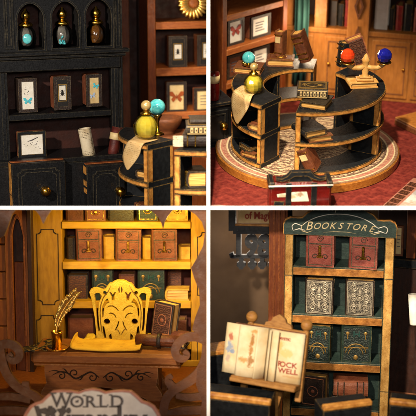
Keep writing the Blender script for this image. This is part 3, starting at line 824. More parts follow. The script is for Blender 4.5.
# yellow flask, parchment, bead on book
p = B.G(253.5, 93.5, top)
pot(B, 'yellow faceted flask with gold ball on the left half of the round shelf', (p.x, p.y, top + .006), .105, .2)
p0 = B.G(231, 70, top)
book(B, 'tan book lying under the turquoise bead on the round shelf', lie(p0.x + .02, p0.y - .10, top + .001, .07, -14), .30, .22, .07, m_midbrown, None)
p = B.G(248.5, 66, top + .07)
t = Thing(B, 'bead_stand', 'turquoise bead in a gold cup on the tan book', 'ornament', loc=(p.x, p.y, top + .075))
mb = MB().lathe([(0, 0), (.05, 0), (.055, .02), (.05, .03), (0, .03)], 18)
for i in range(8): mb.ball((.055*math.cos(i*.785), .055*math.sin(i*.785), .03), .022, sub=2)
t.part('cup', mb, m_gold)
t.part('bead', MB().ball((0, 0, .085), .070, sub=4), m_teal)
fn4 = drape_px(B, [(242, 85), (235, 90), (231.5, 97), (230.5, 106), (232, 115), (236, 123.5)], [(262, 90), (254.5, 94.5), (250.5, 100), (248.5, 107), (244, 115), (238, 124)], top, cB, .785*SB, 2)
solo(B, 'parchment', MB().sheet(fn4, 24, 8, .005), m_parch, 'parchment hanging over the left half of the round shelf', 'parchment', loc=fn4(.2, .5))
gl = 'books lying in the left half of the round shelf'
tierbook(B, cB, SB, -50, .73, Z3[1], .17, .2, .07, 'brown book on the middle tier below the hanging parchment on the rug', m_leather, 10, gl)
tierbook(B, cB, SB, -56, .74, Z3[0], .18, .2, .06, 'tan edged book on the lowest tier below the hanging parchment', m_midbrown, 22, gl)
tierbook(B, cB, SB, -66, .74, Z3[0], .20, .18, .06, 'dark printed book tilted on the lowest tier at the left rim', m_orndark, -10, gl)
tierbook(B, cB, SB, -62, .74, Z3[0] + .062, .18, .18, .05, 'grey book on top of the others on the lowest left tier', m_slate, 4, gl)
# pair of dark books on the right half
gd = 'dark books stacked on the right half of the round shelf'
p = B.G(297.5, 108, top)
book(B, 'lower dark gilt edged book of the stacked pair near the front gap', lie(p.x + .02, p.y + .0, top + .001, .075, -22), .27, .27, .075, m_orndark, 'bands', group=gd)
book(B, 'upper dark book with silver lettering frieze in the stacked pair', lie(p.x + .30, p.y + .03, top + .078, .10, 84), .24, .31, .10, m_orndark, 'frieze', group=gd, decom=m_cream)
tierbook(B, cB, SB, 2, .76, Z3[1] + .062, .25, .28, .07, 'dark book slid over a tan one on the middle tier of the right half', m_slate, 24, 'books on the middle tier, right half', None)
tierbook(B, cB, SB, 6, .74, Z3[1], .26, .28, .06, 'tan book lying under a dark book on the middle right tier', m_midbrown, 12, 'books on the middle tier, right half', None)
p = B.G(306, 175, Z3[0])
book(B, 'black narrow book standing upright on the lowest right tier', T(p.x - .08, p.y + .12, Z3[0] + .001) @ RZ(-14), .07, .26, .14, m_darkleather, 'bands')
book(B, 'red brown book leaning sideways on the lowest right tier', T(p.x + .10, p.y + .01, Z3[0] + .03) @ RY(-26) @ RZ(64), .17, .27, .12, m_leather, 'label')
# gold scales
p = B.G(365, 88, top)
book(B, 'cream gilt book lying as the base of the gold scales', lie(p.x - .16, p.y - .04, top + .001, .065, 8), .30, .2, .065, m_palegold, None)
z = top + .068
t = Thing(B, 'balance_scale', 'gold pillar scale with a red and a blue crystal arm', 'scale', loc=(p.x - .0, p.y + .06, z))
t.part('base', MB().box(-.09, .09, -.06, .06, 0, .025, bev=.008).box(-.06, .06, -.04, .04, .0255, .045, bev=.006), m_palegold)
t.part('pillar', MB().lathe([(.04, .045), (.03, .07), (.038, .10), (.03, .14), (.036, .20), (.045, .22), (.03, .24), (.018, .27), (0, .29)], 16), m_palegold)
mb = MB()
for sg in (-1, 1):
    mb.tube([(0, 0, .15), (sg*.06, 0, .13), (sg*.12, 0, .13), (sg*.17, 0, .155), (sg*.20, 0, .17)], [.03, .028, .026, .024, .015], 8)
t.part('beam', mb, m_palegold)
for sg in (-1, 1):
    t.part('pan', MB().lathe([(0, 0), (.05, .004), (.075, .02), (.07, .026), (0, .012)], 20, M=T(sg*.19, 0, .172)), m_gold)
for sg, m, lb, nm in ((-1, m_orangeclay, 'orange red faceted crystal on the gold scale pan', 'crystal'), (1, m_bluegem, 'deep blue faceted crystal on the gold scale pan', 'crystal')):
    mb = MB().lathe([(0, 0), (.035, .004), (.062, .028), (.076, .062), (.074, .095), (.056, .128), (.03, .146), (.0, .15)], 11, smooth=False)
    q = p + Vector((sg*.19, .06, .068 + .188))
    solo(B, nm, mb, m, lb, 'crystal', loc=(q.x, q.y, top + .068 + .186), group='crystals on the gold scale', ab=False)
# books at the back of the ring
gk = 'books at the back of the round shelf'
p = onring(-154, .66)
book(B, 'brown book lying flat at the back of the left half', lie(p.x - .12, p.y - .08, top + .001, .085, -6), .30, .19, .085, m_leather, 'frame', group=gk)
p2 = onring(-155, .62)
book(B, 'small tan book standing upright on the flat brown book', T(p2.x + .02, p2.y + .02, top + .088) @ RZ(60), .12, .27, .10, m_midbrown, 'label', group=gk)
p3 = onring(-176, .58)
book(B, 'gold ribbed brown book leaning at the back of the left half', T(p3.x + .10, p3.y + .0, top + .03) @ RY(-20) @ RZ(66), .15, .34, .13, m_leather, 'bands', group=gk)
p4 = B.G(341, 70, top)
book(B, 'dark blue book standing behind the red crystal', T(p4.x - .0, p4.y + .06, top + .002) @ RZ(24) @ RY(4), .10, .27, .12, m_slate, 'bands', group=gk)
book(B, 'brown printed book leaning behind the gold scales', T(p4.x + .16, p4.y + .10, top + .002) @ RZ(6) @ RY(-20), .18, .30, .12, m_leather2, None, group=gk, face=m_ornbrown)

# left bookcase
q = B.G(222, 122, FZ)
BS = B.turned((q.x, q.y, FZ), 42)
ln = 1.02
k = Thing(BS, 'bookcase', 'orange brown bookcase with framed pictures standing left of the round shelf', 'bookcase', ab=True)
k.part('side_panel', MB().box(0, .07, 0, .45, 0, 1.8), m_orange)
k.part('side_panel', MB().box(ln - .07, ln, 0, .45, 0, 1.8), m_orange)
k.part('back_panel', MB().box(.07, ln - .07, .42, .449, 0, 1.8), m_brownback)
for z in (.10, .44, .84, 1.24): k.part('shelf', MB().box(.071, ln - .071, .004, .42, z - .07, z), m_orangehz)
gp = 'framed pictures in the bookcase by the round shelf'
def fr(x0, x1, z, h, label, motif, mat=None):
    c = (x0 + x1) / 2; w_, hh = x1 - x0, h
    t = Thing(BS, 'framed_picture', label, 'framed picture', loc=(c, .08, z + .001), group=gp)
    hw = w_/2
    t.part('frame', MB().ring(-hw, hw, 0, hh, .03, 0, .03).box(-hw+.004, hw-.004, .031, .14, .004, hh-.004, 1), [m_darkleather, m_leather2])
    t.part('mat', MB().box(-hw+.03, hw-.03, .012, .028, .03, hh-.03, bev=0), mat or m_white)
    mb = MB()
    if motif == 'red': butterfly(mb, 0, hh*.55, w_*.55, .010)
    else:
        for i in range(4): mb.box(-hw*.5, hw*rnd.uniform(.1, .5), .009, .013, hh*(.3+.12*i), hh*(.3+.12*i)+.01, bev=0)
    t.part('butterfly' if motif == 'red' else 'drawing', mb, m_inkred if motif == 'red' else m_inkgrey)
fr(.16, .41, .84, .30, 'white framed red butterfly in the bookcase left of the round shelf', 'red')
fr(.52, .83, .84, .26, 'wide white framed sheet right of the red butterfly', 'lines')
fr(.16, .42, .44, .28, 'dark lower framed picture under the red butterfly', 'lines', m_leather)
fr(.55, .82, .44, .28, 'framed pale sheet below the wide white one, in the bookcase', 'lines')

# wall cabinet at the back right
q = B.G(357, 99, FZ)
WC = B.turned((q.x, q.y, FZ), -14)
k = Thing(WC, 'wall_cabinet', 'tan wood wall cabinet with carved pilaster, panelled doors and open book shelves', 'cabinet', loc=(.2, 0, 0), ab=True)
zs = .85
k.part('lower_front', MB().box(-.95, 1.2, .02, .5, 0, zs - .06), m_tan)
k.part('counter', MB().box(-.95, 1.2, -.01, .5, zs - .058, zs), m_tan)
k.part('back_panel', MB().box(-.95, 1.2, .47, .5, zs, 2.2), m_darkbrown)
for x in (-.95, -.55): k.part('post', MB().box(x, x + .14, .0, .46, zs + .001, 2.2), m_tan)
pil = k.part('pilaster', MB().box(-.16, .09, -.03, .46, 0, 2.2), m_tan)
mb = MB()
for z in (.35, .75, 1.15): mb.plate([(-.035, z - .16), (.02, z), (-.035, z + .16), (-.09, z)], [[(-.035, z - .10), (-.005, z), (-.035, z + .10), (-.065, z)]], -.05, -.031)
k.part('carving', mb, m_midbrown, pil)
for x in (-.80, -.42, .14, .62):
    dr = k.part('door', MB().box(x, x + (.24 if x < 0 else .44), -.004, .019, .05, zs - .10), m_tan)
    wd = .24 if x < 0 else .44
    k.part('door_moulding', MB().ring(x + .04, x + wd - .04, .10, zs - .15, .012, -.012, -.0045), m_midbrown, dr)
    k.part('knob', MB().ball((x + wd - .06 if x in (.14, -.80) else x + .06, -.022, .42), .02, sub=2), m_brass, dr)
cols = [(m_white, 'white'), (m_redcloth, 'bright red'), (m_slate, 'black'), (m_redleather, 'faded red'), (m_darkleather, 'dark brown'), (m_redcloth, 'deep red'), (m_leather2, 'rust brown'), (m_tealcloth, 'teal'), (m_redleather, 'brick'), (m_slate, 'charcoal')]
desc = ['white book with pale spine first in the far right cabinet row', 'thin grey book beside the white one in far right cabinet', 'red book third in the far right cabinet row', 'black book between red ones in the far right cabinet row', 'faded red broad book in the far right cabinet row', 'dark brown book by the right frame edge in far cabinet row', 'deep red last book cut by the frame edge in the far cabinet']
x = .13
for i, (m, w_, h_) in enumerate(((m_white, .16, .36), (m_slate, .06, .26), (m_redcloth, .08, .30), (m_slate, .10, .33), (m_redleather, .11, .29), (m_darkleather, .08, .31), (m_redcloth, .11, .28))):
    book(WC, desc[i], T(x, .1, zs + .001) @ RZ(0), w_, h_, .2, m, 'label' if False else None, group='books in the far tan cabinet'); x += w_ + .012
x = -.40
for i, (m, w_, h_, d) in enumerate(((m_darkleather, .09, .30, 'dark book in the narrow left bay of the tan cabinet'), (m_slate, .07, .27, 'black book in the narrow left bay of the tan cabinet'), (m_redcloth, .05, .32, 'red book against the carved pilaster of the tan cabinet'))):
    book(WC, d, T(x, .1, zs + .001), w_, h_, .2, m, None, group='books in the far tan cabinet'); x += w_ + .01
# corner wall between them
q = B.G(283, 92, FZ)
wl = B.turned((q.x, q.y + .25, FZ), 4)
t = Thing(wl, 'corner_wall', 'tan boarded wall between the bookcase and the tan cabinet', 'wall', ab=True)
mb = MB()
for i in range(9): mb.box(-1.3 + .3*i, -1.005 + .3*i, .3, .34, 0, 2.3, bev=.008)
t.part('boarding', mb, m_tan)
t.part('rail', MB().box(-1.3, 1.4, .27, .299, .75, .82), m_orangehz)
# teal drape hanging on it
def drape(f, g):
    return Vector((-.79 + .17*f + .02*math.sin(g*3), -.09 + .035*math.sin(f*16), 1.75 - g*1.6))
t = Thing(WC, 'teal_curtain', 'teal curtain hanging at the corner behind the standing books', 'curtain', loc=(-.68, -.09, 1.75), ab=True)
t.part('cloth', MB().sheet(drape, 28, 8, .01), m_tealcloth)
t.part('rod', MB().tube([(-.86, -.09, 1.77), (-.50, -.09, 1.77)], .015, 8), m_brass)

# black cupboard at the left edge
q = B.G(231.5, 145, FZ)
BC = B.turned((q.x, q.y, FZ), 22)
t = Thing(BC, 'black_cupboard', 'black cupboard corner with a brass knob at the left of the rug', 'cupboard', loc=(-.2, .1, 0), ab=True)
t.part('carcass', MB().box(-.7, 0, 0, .4, 0, .48), m_black)
t.part('top', MB().box(-.7, .02, -.02, .42, .481, .52), m_slate)
d = t.part('door', MB().box(-.6, -.05, -.03, -.001, .05, .44), m_black)
t.part('door_moulding', MB().ring(-.56, -.09, .09, .40, .014, -.04, -.0305), m_black, d)
t.part('knob', MB().ball((-.115, -.055, .26), .045, sub=3).tube([(-.115, -.03, .26), (-.115, -.05, .26)], .02), m_brass, d)
mb = MB().lathe([(0, 0), (.055, 0), (.058, .01), (.058, .30), (.05, .31), (0, .31)], 20)
t = Thing(BC, 'red_roll', 'red roll with a pale band on the black cupboard', 'roll', loc=(-.165, .1, .521))
t.part('roll', mb, m_red); t.part('band', MB().lathe([(.0585, .2), (.062, .2), (.062, .28), (.0585, .28)], 20), m_cream)

# red trunk in front
q = B.G(270, 199, FZ)
TK = B.turned((B.G(269, 213, FZ).x, B.G(269, 213, FZ).y, FZ), 3)
wd = .60
t = Thing(TK, 'red_suitcase', 'red and black suitcase with wavy black lid trim before the rug', 'suitcase', ab=True)
t.part('body', MB().box(0, wd, 0, .2, 0, .315, bev=.02), m_red)
t.part('bar', MB().tube([(-.01, -.016, .292), (wd + .01, -.016, .292)], .008, 8), m_white)
for x in (wd*.26, wd*.67): t.part('strap', MB().box(x, x + .055, -.012, -.0005, 0, .318, bev=.004), m_black)
for x in (-.01, wd - .05): t.part('corner', MB().box(x, x + .06, -.008, .205, .25, .325, bev=.012), m_slate)
prof = [(-.02, .372), (wd + .02, .372), (wd + .02, .40), (wd*.92, .41), (wd*.84, .435), (wd*.75, .425), (wd*.66, .43), (wd*.6, .47), (wd*.4, .47), (wd*.34, .43), (wd*.25, .425), (wd*.16, .435), (wd*.08, .41), (-.02, .40)]
prof = [(wd*.1, .345), (wd*.2, .33), (wd*.32, .355), (wd*.40, .385), (wd*.60, .385), (wd*.68, .355), (wd*.80, .33), (wd*.9, .345), (wd*.9, .365), (wd*.80, .36), (wd*.72, .385), (wd*.66, .43), (wd*.34, .43), (wd*.28, .385), (wd*.2, .36), (wd*.1, .365)]
t.part('lid_trim', MB().plate(prof, (), .0, .06).plate([(wd*.3, .316), (wd*.7, .316), (wd*.62, .384), (wd*.38, .384)], (), .02, .05), m_slate)
t.part('buckle', MB().plate([(wd*.06, .02), (wd*.22, .02), (wd*.24, .12), (wd*.08, .13)], (), -.01, -.0006), m_slate)
t.part('label', MB().plate([(wd*.62, 0), (wd*.86, 0), (wd*.84, .05), (wd*.74, .07), (wd*.66, .05)], (), -.016, -.0125), m_white, label='white scalloped label')
t.part('label', MB().plate([(wd*.36, .12), (wd*.64, .12), (wd*.60, .22), (wd*.40, .22), (wd*.12, .20), (wd*.13, .17), (wd*.34, .17)], (), -.004, -.0006), print_page('printed luggage label', ((.2, .17, .06, .04, C('a8906a')), (.3, .2, .05, .03, C('8a6a4a')), (.12, .18, .04, .03, C('b09a78'))), C('d6cdbc'), C('c4b79e')), label='white paper label')
# printed strip on the carpet, bottom right
q = B.G(372, 216, FZ)
M = T(q.x, q.y, FZ + .004) @ RZ(58)
m_strip = basic('brown strip card', C('a5705c'), C('7c4a3a'), 14, rough=.55)
t = Thing(B, 'picture_strip', 'strip of dark brown pictures beside a pale print lying on the red carpet', 'picture strip', M=M)
t.part('card', MB().box(0, 1.0, -.5, 0, 0, .008, bev=.001), m_strip)
mb = MB()
for i in range(8): mb.box(.025 + .11*i, .115 + .11*i, -.11, -.015, .0085, .011, bev=0)
t.part('picture', mb, m_ornbrown)
t.part('print', MB().plate([(.05, -.4), (.9, -.38), (.8, -.16), (.3, -.14), (.1, -.2)], (), -.0105, -.0085, M=RX(-90) @ Matrix.Identity(4)) if False else MB().box(.08, .92, -.42, -.14, .0085, .0105, bev=0), print_page('pale mottled print', ((.3, 0, .2, 2, C('b98a78')), (.7, 0, .12, 2, C('8f8a88'))), C('cfc8c0'), C('b9aaa0')))
q = B.G(416, 132, FZ)
t = Thing(B, 'wooden_block', 'brown wooden block poking in at the right of the red carpet', 'block', M=T(q.x, q.y, FZ + .001) @ RZ(32))
t.part('block', MB().box(-.07, .4, -.1, .3, 0, .07, bev=.01), m_midbrown); t.part('top', MB().box(-.06, .4, -.09, .3, .0705, .09, bev=.006), m_tan)
q = B.G(214, 211, FZ)
t = solo(B, 'paper_scrap', MB().sheet(lambda f, g: Vector((q.x - .15 + .45*f, q.y - .12 + .22*g + .03*math.sin(f*7), FZ + .012 + .012*math.sin(f*9 + g*3))), 16, 6, .006), m_pink, 'faded rose paper scrap on the carpet at the lower left of the rug', 'paper', loc=(q.x, q.y, FZ))
# ================================================================== lower left room: desk and golden chair
Cb = Frame((-1, -1), 0, 9, 125, 265, 1.05)
def bx(u, v=262, d=0.): return Cb.L(u, v, d).x
def bz_(v, u=125, d=0.): return Cb.L(u, v, d).z
FL = bz_(366)
solo(Cb, 'floor', MB().box(-2.2, 2.0, -3.0, 1.2, FL - .05, FL, bev=0), m_lancet, None, None, kind='structure')
w = Thing(Cb, 'back_wall', 'brown back wall behind the honey coloured bookcase', 'wall', loc=(0, .6, FL), ab=True)
w.part('panel', MB().box(-2.2, 2.0, .60, .65, FL, 1.2, bev=0), m_lancet)
b = Thing(Cb, 'bookcase', 'honey coloured bookcase with notched panel pilasters behind the golden chair', 'bookcase', loc=(0, .2, FL), ab=True)
zt = .75
lp = b.part('pilaster', MB().box(bx(33.5), bx(62.5), 0, .5, FL, zt), m_yellowwood)
rp = b.part('pilaster', MB().box(bx(191), bx(222), 0, .5, FL, zt), m_yellowwood)
def inlay(u0, v0, u1, v1, par):
    x0, x1, z0, z1 = Cb.rect(u0, v0, u1, v1, 0); n = .05
    def nt(i): return [(x0+i+n, z0+i), (x1-i-n, z0+i), (x1-i-n*.9, z0+i+n*.6), (x1-i-n*.4, z0+i+n), (x1-i, z0+i+n), (x1-i, z1-i-n), (x1-i-n*.4, z1-i-n), (x1-i-n*.9, z1-i-n*.6), (x1-i-n, z1-i), (x0+i+n, z1-i), (x0+i+n*.9, z1-i-n*.6), (x0+i+n*.4, z1-i-n), (x0+i, z1-i-n), (x0+i, z0+i+n), (x0+i+n*.4, z0+i+n), (x0+i+n*.9, z0+i+n*.6)]
    b.part('inlay', MB().plate(nt(0), [nt(.009)], -.004, .002), m_inlay, par)
inlay(37, 229, 59, 305, lp); inlay(37, 315, 59, 378, lp); inlay(197, 232, 222, 300, rp); inlay(197, 318, 222, 385, rp)
b.part('back_panel', MB().box(bx(62.5), bx(191), .46, .49, FL, zt), m_lining)
rows = {}
for key, v0, v1 in (('a', 221.5, 228.5), ('b', 261.5, 269), ('c', 301, 308), ('d', 343, 349)):
    z0, z1 = bz_(v1), bz_(v0); rows[key] = z1
    b.part('shelf', MB().box(bx(62.5) + .001, bx(191) - .001, -.02, .46, z0, z1), m_yellowhz)
b.part('plinth', MB().box(bx(33), bx(222), -.03, -.0005, FL, FL + .07), m_yellowhz)
def stand(u0, u1, row, v1, label, m, deco=None, t=.18, d=.06, face=None, group=None, decom=None, lean=0):
    z = rows[row] + .001
    x0, x1 = bx(u0, 262, d), bx(u1, 262, d); h = bz_(v1, 125, d) - z
    return book(Cb, label, T(x0, d, z) @ RY(lean), x1 - x0, h, t, m, deco, group=group, face=face, decom=decom)
gs = 'brown clasped books on the second shelf'
for u0, u1, lb in ((76, 101.5, 'brown clasped book, leftmost of the three on the second honey shelf'), (115, 140.5, 'brown clasped book above the chair crest, middle of the three'), (151.5, 177, 'brown clasped book under the dark pendant, rightmost of the three')):
    stand(u0, u1, 'b', 229.5 + rnd.uniform(-.5, .8), lb, m_leather2, 'satchel', .2, rnd.uniform(.0, .04), group=gs, lean=rnd.uniform(-1.2, 1.2))
m_yel = basic('yellowed book cover', C('cfa23e'), C('a87c28'), 14, rough=.6)
gy = 'books set back on the honey shelves'
stand(66, 75, 'b', 238, 'dark small book left of the first brown clasped book', m_darkleather, None, .2, .12, group=gy)
stand(103, 114, 'b', 237, 'yellowed book between the left and middle clasped books', m_yel, None, .2, .12, group=gy)
stand(142, 150.5, 'b', 238, 'yellowed thin book between the middle and right clasped books', m_yel, None, .2, .12, group=gy)
stand(178.5, 190, 'b', 247, 'short yellowed book right of the last clasped book', m_yel, None, .2, .12, group=gy)
stand(66, 87, 'c', 275, 'dark brown printed book left of the green ones on the third shelf', m_darkleather, None, .18, .1, face=m_ornbrown, group=gy)
stand(91, 112, 'c', 270.5, 'green book with gold crest, left of the chair back', m_greenleather, 'crest', .2, .03, decom=m_dullgold, group='green gold crested books')
stand(137, 164, 'c', 270.5, 'green book with gold crest, right of the chair back', m_greenleather, 'crest', .2, .03, decom=m_dullgold, group='green gold crested books')
stand(118, 134, 'c', 274, 'dark rust book behind the chair crest', m_leather, None, .18, .12, group=gy)
stand(167, 181, 'c', 272, 'dark book with a figure print at the right of the third shelf', m_ornbrown, None, .1, .2, group=gy)
x0, x1 = bx(165), bx(190)
book(Cb, 'yellowed book lying flat in front of the figure print', lie(x0, -.0, rows['c'] + .001, .13, 0), x1 - x0 - .01, .18, .13, m_yel, group=gy)
stand(66, 84, 'a', 200, 'brown book on the top honey shelf at the left', m_leather, None, .2, .05, group=gy)
stand(85, 106, 'a', 204, 'dark studded chest like book on the top honey shelf', m_leather2, 'frame', .2, .05, group=gy)
stand(108, 134, 'a', 200, 'ornate dark book on the top honey shelf', m_orndark, None, .2, .05, group=gy)
stand(137, 158, 'a', 200, 'green and red book on the top honey shelf', m_greenleather, 'frame', .2, .05, group=gy)
stand(166, 188, 'a', 200, 'yellowed book on the top honey shelf at the right', m_yel, 'frame', .2, .05, group=gy)
stand(66, 92, 'd', 318, 'reddish book low on the bottom shelf behind the quill', m_leather2, None, .2, .1, group=gy)
stand(152, 168, 'd', 315, 'dark book on the bottom shelf behind the leaning books', m_darkleather, None, .2, .1, group=gy)
stand(170, 186, 'd', 320, 'rust book on the bottom shelf at the right', m_leather, None, .2, .1, group=gy)

# lancet panel at the left
LW = Frame((-1, -1), 0, 9, 16, 265, .85)
lt = Thing(LW, 'arched_panel', 'russet wood panel with a tall pointed arch left of the honey bookcase', 'wall panel', loc=(0, .1, LW.L(16, 366, 0).z), ab=True)
x0, x1, z0, z1 = LW.rect(6, 180, 28, 380, 0)
h0 = LW.rect(13.5, 218, 24.5, 372, 0)
lt.part('panel', MB().plate([(x0, z0), (x1, z0), (x1, z1), (x0, z1)], [arch(h0[0], h0[1], h0[2], h0[3], 12, 2.2)], 0, .10), m_lancet)
lt.part('recess', MB().box(x0, x1, .101, .14, z0, z1), m_darkbrown)
lt.part('lower_panel', MB().box(h0[0] + .01, h0[1] - .01, .04, .10, z0, LW.L(19, 263, 0).z), m_orange)
lt.part('arch_moulding', MB().plate(arch(h0[0] - .018, h0[1] + .018, h0[2] - .02, h0[3] + .04, 12, 2.2), [arch(h0[0] - .001, h0[1] + .001, h0[2], h0[3] + .001, 12, 2.2)], -.015, -.0005), m_orange)
lt.part('jamb', MB().box(x1 + .002, x1 + .05, -.03, .14, z0, z1), m_darkbrown)
sw = Thing(LW, 'side_wall', 'dark brown panelled wall at the left edge of the desk room', 'wall', loc=(-.3, 0, z0), ab=True)
mb = MB()
for i in range(7): mb.box(-.9, x0 - .002, .02, .12, z0 + .3*i, z0 + .3*i + .29, bev=.01)
sw.part('boards', mb, m_lancet)

# desk
Cd = Frame((-1, -1), -4, 10, 105, 355, -.10)
def dx_(u, v=355, d=0.): return Cd.L(u, v, d).x
def dz_(v, u=105, d=0.): return Cd.L(u, v, d).z
DF = dz_(420)
dk = Thing(Cd, 'writing_desk', 'rosy walnut writing desk with carved apron before the golden chair', 'desk', loc=(0, .3, DF), ab=True)
zt = dz_(354); th = zt - dz_(366)
dk.part('desktop', MB().box(dx_(30.5), dx_(183), 0, .54, zt - th, zt, bev=.03).box(dx_(33), dx_(180), .03, .51, zt - th - .02, zt - th - .0005, bev=.004), m_deskwood)
xa, xb = dx_(43), dx_(157); za = zt - th - .0205; w_ = xb - xa
def P2(f, v): return (xa + w_*f, za - v)
ap = [P2(0, 0), P2(1, 0), P2(1.0, .10), P2(.985, .19), P2(1.03, .27), P2(1.05, .36), P2(1.03, .47), P2(1.05, .66), P2(.95, .66), P2(.94, .44), P2(.90, .34), P2(.83, .30), P2(.77, .34), P2(.73, .28), P2(.66, .24), P2(.5, .22), P2(.34, .24), P2(.27, .28), P2(.23, .34), P2(.17, .30), P2(.10, .34), P2(.06, .44), P2(.05, .66), P2(-.05, .66), P2(-.03, .47), P2(-.05, .36), P2(-.03, .27), P2(.015, .19), P2(0, .10)]
ap = [(x, max(z, DF)) for x, z in ap]
apron = dk.part('apron', MB().plate(ap, (), .06, .14), m_deskwood)
dk.part('apron', MB().plate(ap, (), .42, .50), m_deskwood)
dk.part('side_panel', MB().box(xa, xa + .06, .141, .419, za - .5, za), m_deskwood); dk.part('side_panel', MB().box(xb - .06, xb, .141, .419, za - .5, za), m_deskwood)
mb = MB(); cx = (xa + xb) / 2; cz = za - .10; y = .058
for sg in (-1, 1):
    mb.tube(smooth([(cx + sg*p_, y, cz + q_) for p_, q_ in ((.02, -.02), (.10, .035), (.18, .0), (.26, -.035), (.34, .02), (.42, .03), (.50, -.01))]), widths([.004, .008, .009, .009, .008, .006, .002]), 6)
    mb.tube(spiral(cx + sg*.09, cz - .02, .05, .012, 90, 90 + sg*400, y), .006, 6)
    mb.tube(spiral(cx + sg*.27, cz + .02, .05, .012, -90, -90 + sg*400, y), .006, 6)
    mb.tube(spiral(cx + sg*.40, cz - .01, .04, .010, 90, 90 + sg*400, y), .006, 6)
    mb.tube(smooth([(cx + sg*.18, y, cz), (cx + sg*.21, y, cz - .045), (cx + sg*.25, y, cz - .05)]), widths([.008, .006, .001]), 6)
    mb.tube(smooth([(cx + sg*.34, y, cz + .02), (cx + sg*.37, y, cz + .06), (cx + sg*.40, y, cz + .06)]), widths([.008, .006, .001]), 6)
    mb.tube(smooth([(cx + sg*.42, y, cz + .03), (cx + sg*.47, y, cz + .045), (cx + sg*.53, y, cz + .03)]), widths([.007, .005, .001]), 6)
dk.part('carving', mb, m_inlay, apron)

# golden chair
Ch = Frame((-1, -1), 0, 9, 121, 342, .82)
S_ = .0107
def half(pts): return [(x*S_, z*S_) for x, z in pts]
rt = [(0, 62.6), (3, 62.8), (6, 61.6), (8.4, 60), (11, 59.4), (12.8, 57.4), (14.8, 54), (17, 53), (19.5, 53.6), (23.2, 55), (27, 54.8), (29.6, 53.4), (30.8, 51), (30.2, 48), (29, 45), (27.8, 37), (26, 26), (24.8, 12), (24.4, 4), (25, 0)]
out = half(rt) + [(-x*S_, z*S_) for x, z in rt[::-1] if x]
H_ = []
def hole(pts):
    H_.append(half(pts)); H_.append([(-x*S_, z*S_) for x, z in pts][::-1])
hole([(25.8, 49), (23.4, 50.4), (20.6, 49.8), (18.4, 47), (19.8, 44), (21.6, 40.4), (22.2, 31), (21.8, 20), (20.8, 11), (22.4, 11), (23.6, 18), (24.2, 29), (25, 42)])
hole([(13, 44.6), (16, 41.6), (17.8, 37), (18.6, 31), (18.2, 25), (17.2, 26), (17, 31), (16, 36), (13.8, 39.2), (10.8, 40.6)])
hole([(11, 51), (9.4, 51), (7.6, 48.4), (5.6, 51.2), (4.4, 50.6), (6, 47.5), (6.1, 42.5), (8.8, 42), (8.8, 46.5)])
hole([(13.8 + 3.1*math.cos(R(q)), 20.9 + 3.1*math.sin(R(q))) for q in range(0, 360, 24)])
hole([(9.6, 9), (12.2, 6.3), (11, 1.6), (9, 2)])
hole([(14.2, 35), (11, 37.4), (7.6, 37.4), (4.4, 35.4), (1.8, 32), (2.6, 31.8), (5, 34.4), (8, 36.2), (11, 36.2)])
hole([(12.4, 29), (10, 30.2), (7.4, 29.6), (5.2, 27.4), (4, 24.4), (5, 24.8), (6, 27), (8, 28.4), (10.2, 28.9)])
hole([(0.9, 57), (2.2, 54), (1.6, 50), (0.7, 50), (.7, 54)])
hole([(15.4, 52.4), (17, 51.6), (17.4, 49.6), (15.6, 47.8), (13.4, 48.4), (13.2, 50.6)])
hole([(16.6, 15.6), (18.2, 16.4), (18, 10), (16.6, 4), (14.6, 3.4), (15.4, 9)])
hole([(1.6, 21.4), (2.6, 21), (3.6, 17.2), (6.2, 12), (5.4, 11.8), (2.6, 16.4)])
ch = Thing(Ch, 'ornate_chair', 'matt gold throne chair with pierced owl like back behind the desk', 'chair', loc=(0, 0, Ch.L(121, 430, 0).z), ab=True)
bk = ch.part('backrest', MB().plate(out, H_, 0, .06), m_goldpaint)
mb = MB()
for sg in (-1, 1):
    mb.tube([(sg*x*S_, -.002, z*S_) for x, z in ((9, 58), (12, 52), (17, 45.6), (19.6, 38), (20.4, 30), (20, 20), (18.6, 9))], [.003, .005, .005, .005, .005, .005, .003], 6)
    mb.tube([(sg*x*S_, -.002, z*S_) for x, z in ((.6, 8), (2.6, 12), (5, 14))], [.003, .005, .003], 6)
ch.part('tooling', mb, m_dullgold, bk)
zc_ = -.10
ch.part('seat', MB().box(-.30, .30, -.44, -.001, zc_ - .06, zc_, bev=.02), m_goldpaint)
for sg in (-1, 1):
    a0_, a1_ = sorted((sg*.27, sg*.37))
    ch.part('armrest', MB().box(a0_, a1_, -.40, -.001, .03, .10, bev=.02).lathe([(0, 0), (.065, 0), (.065, .09), (0, .09)], 18, M=T(sg*.32, -.36, .085) @ RX(90)).box(a0_ + .02, a1_ - .02, -.38, -.32, zc_, .029), m_goldpaint)
zl = Ch.L(121, 430, 0).z
for sg in (-1, 1):
    for yy in (-.40, -.07): ch.part('leg', MB().box(sg*.26 - .03, sg*.26 + .03, yy, yy + .06, zl, zc_ - .061), m_goldpaint)

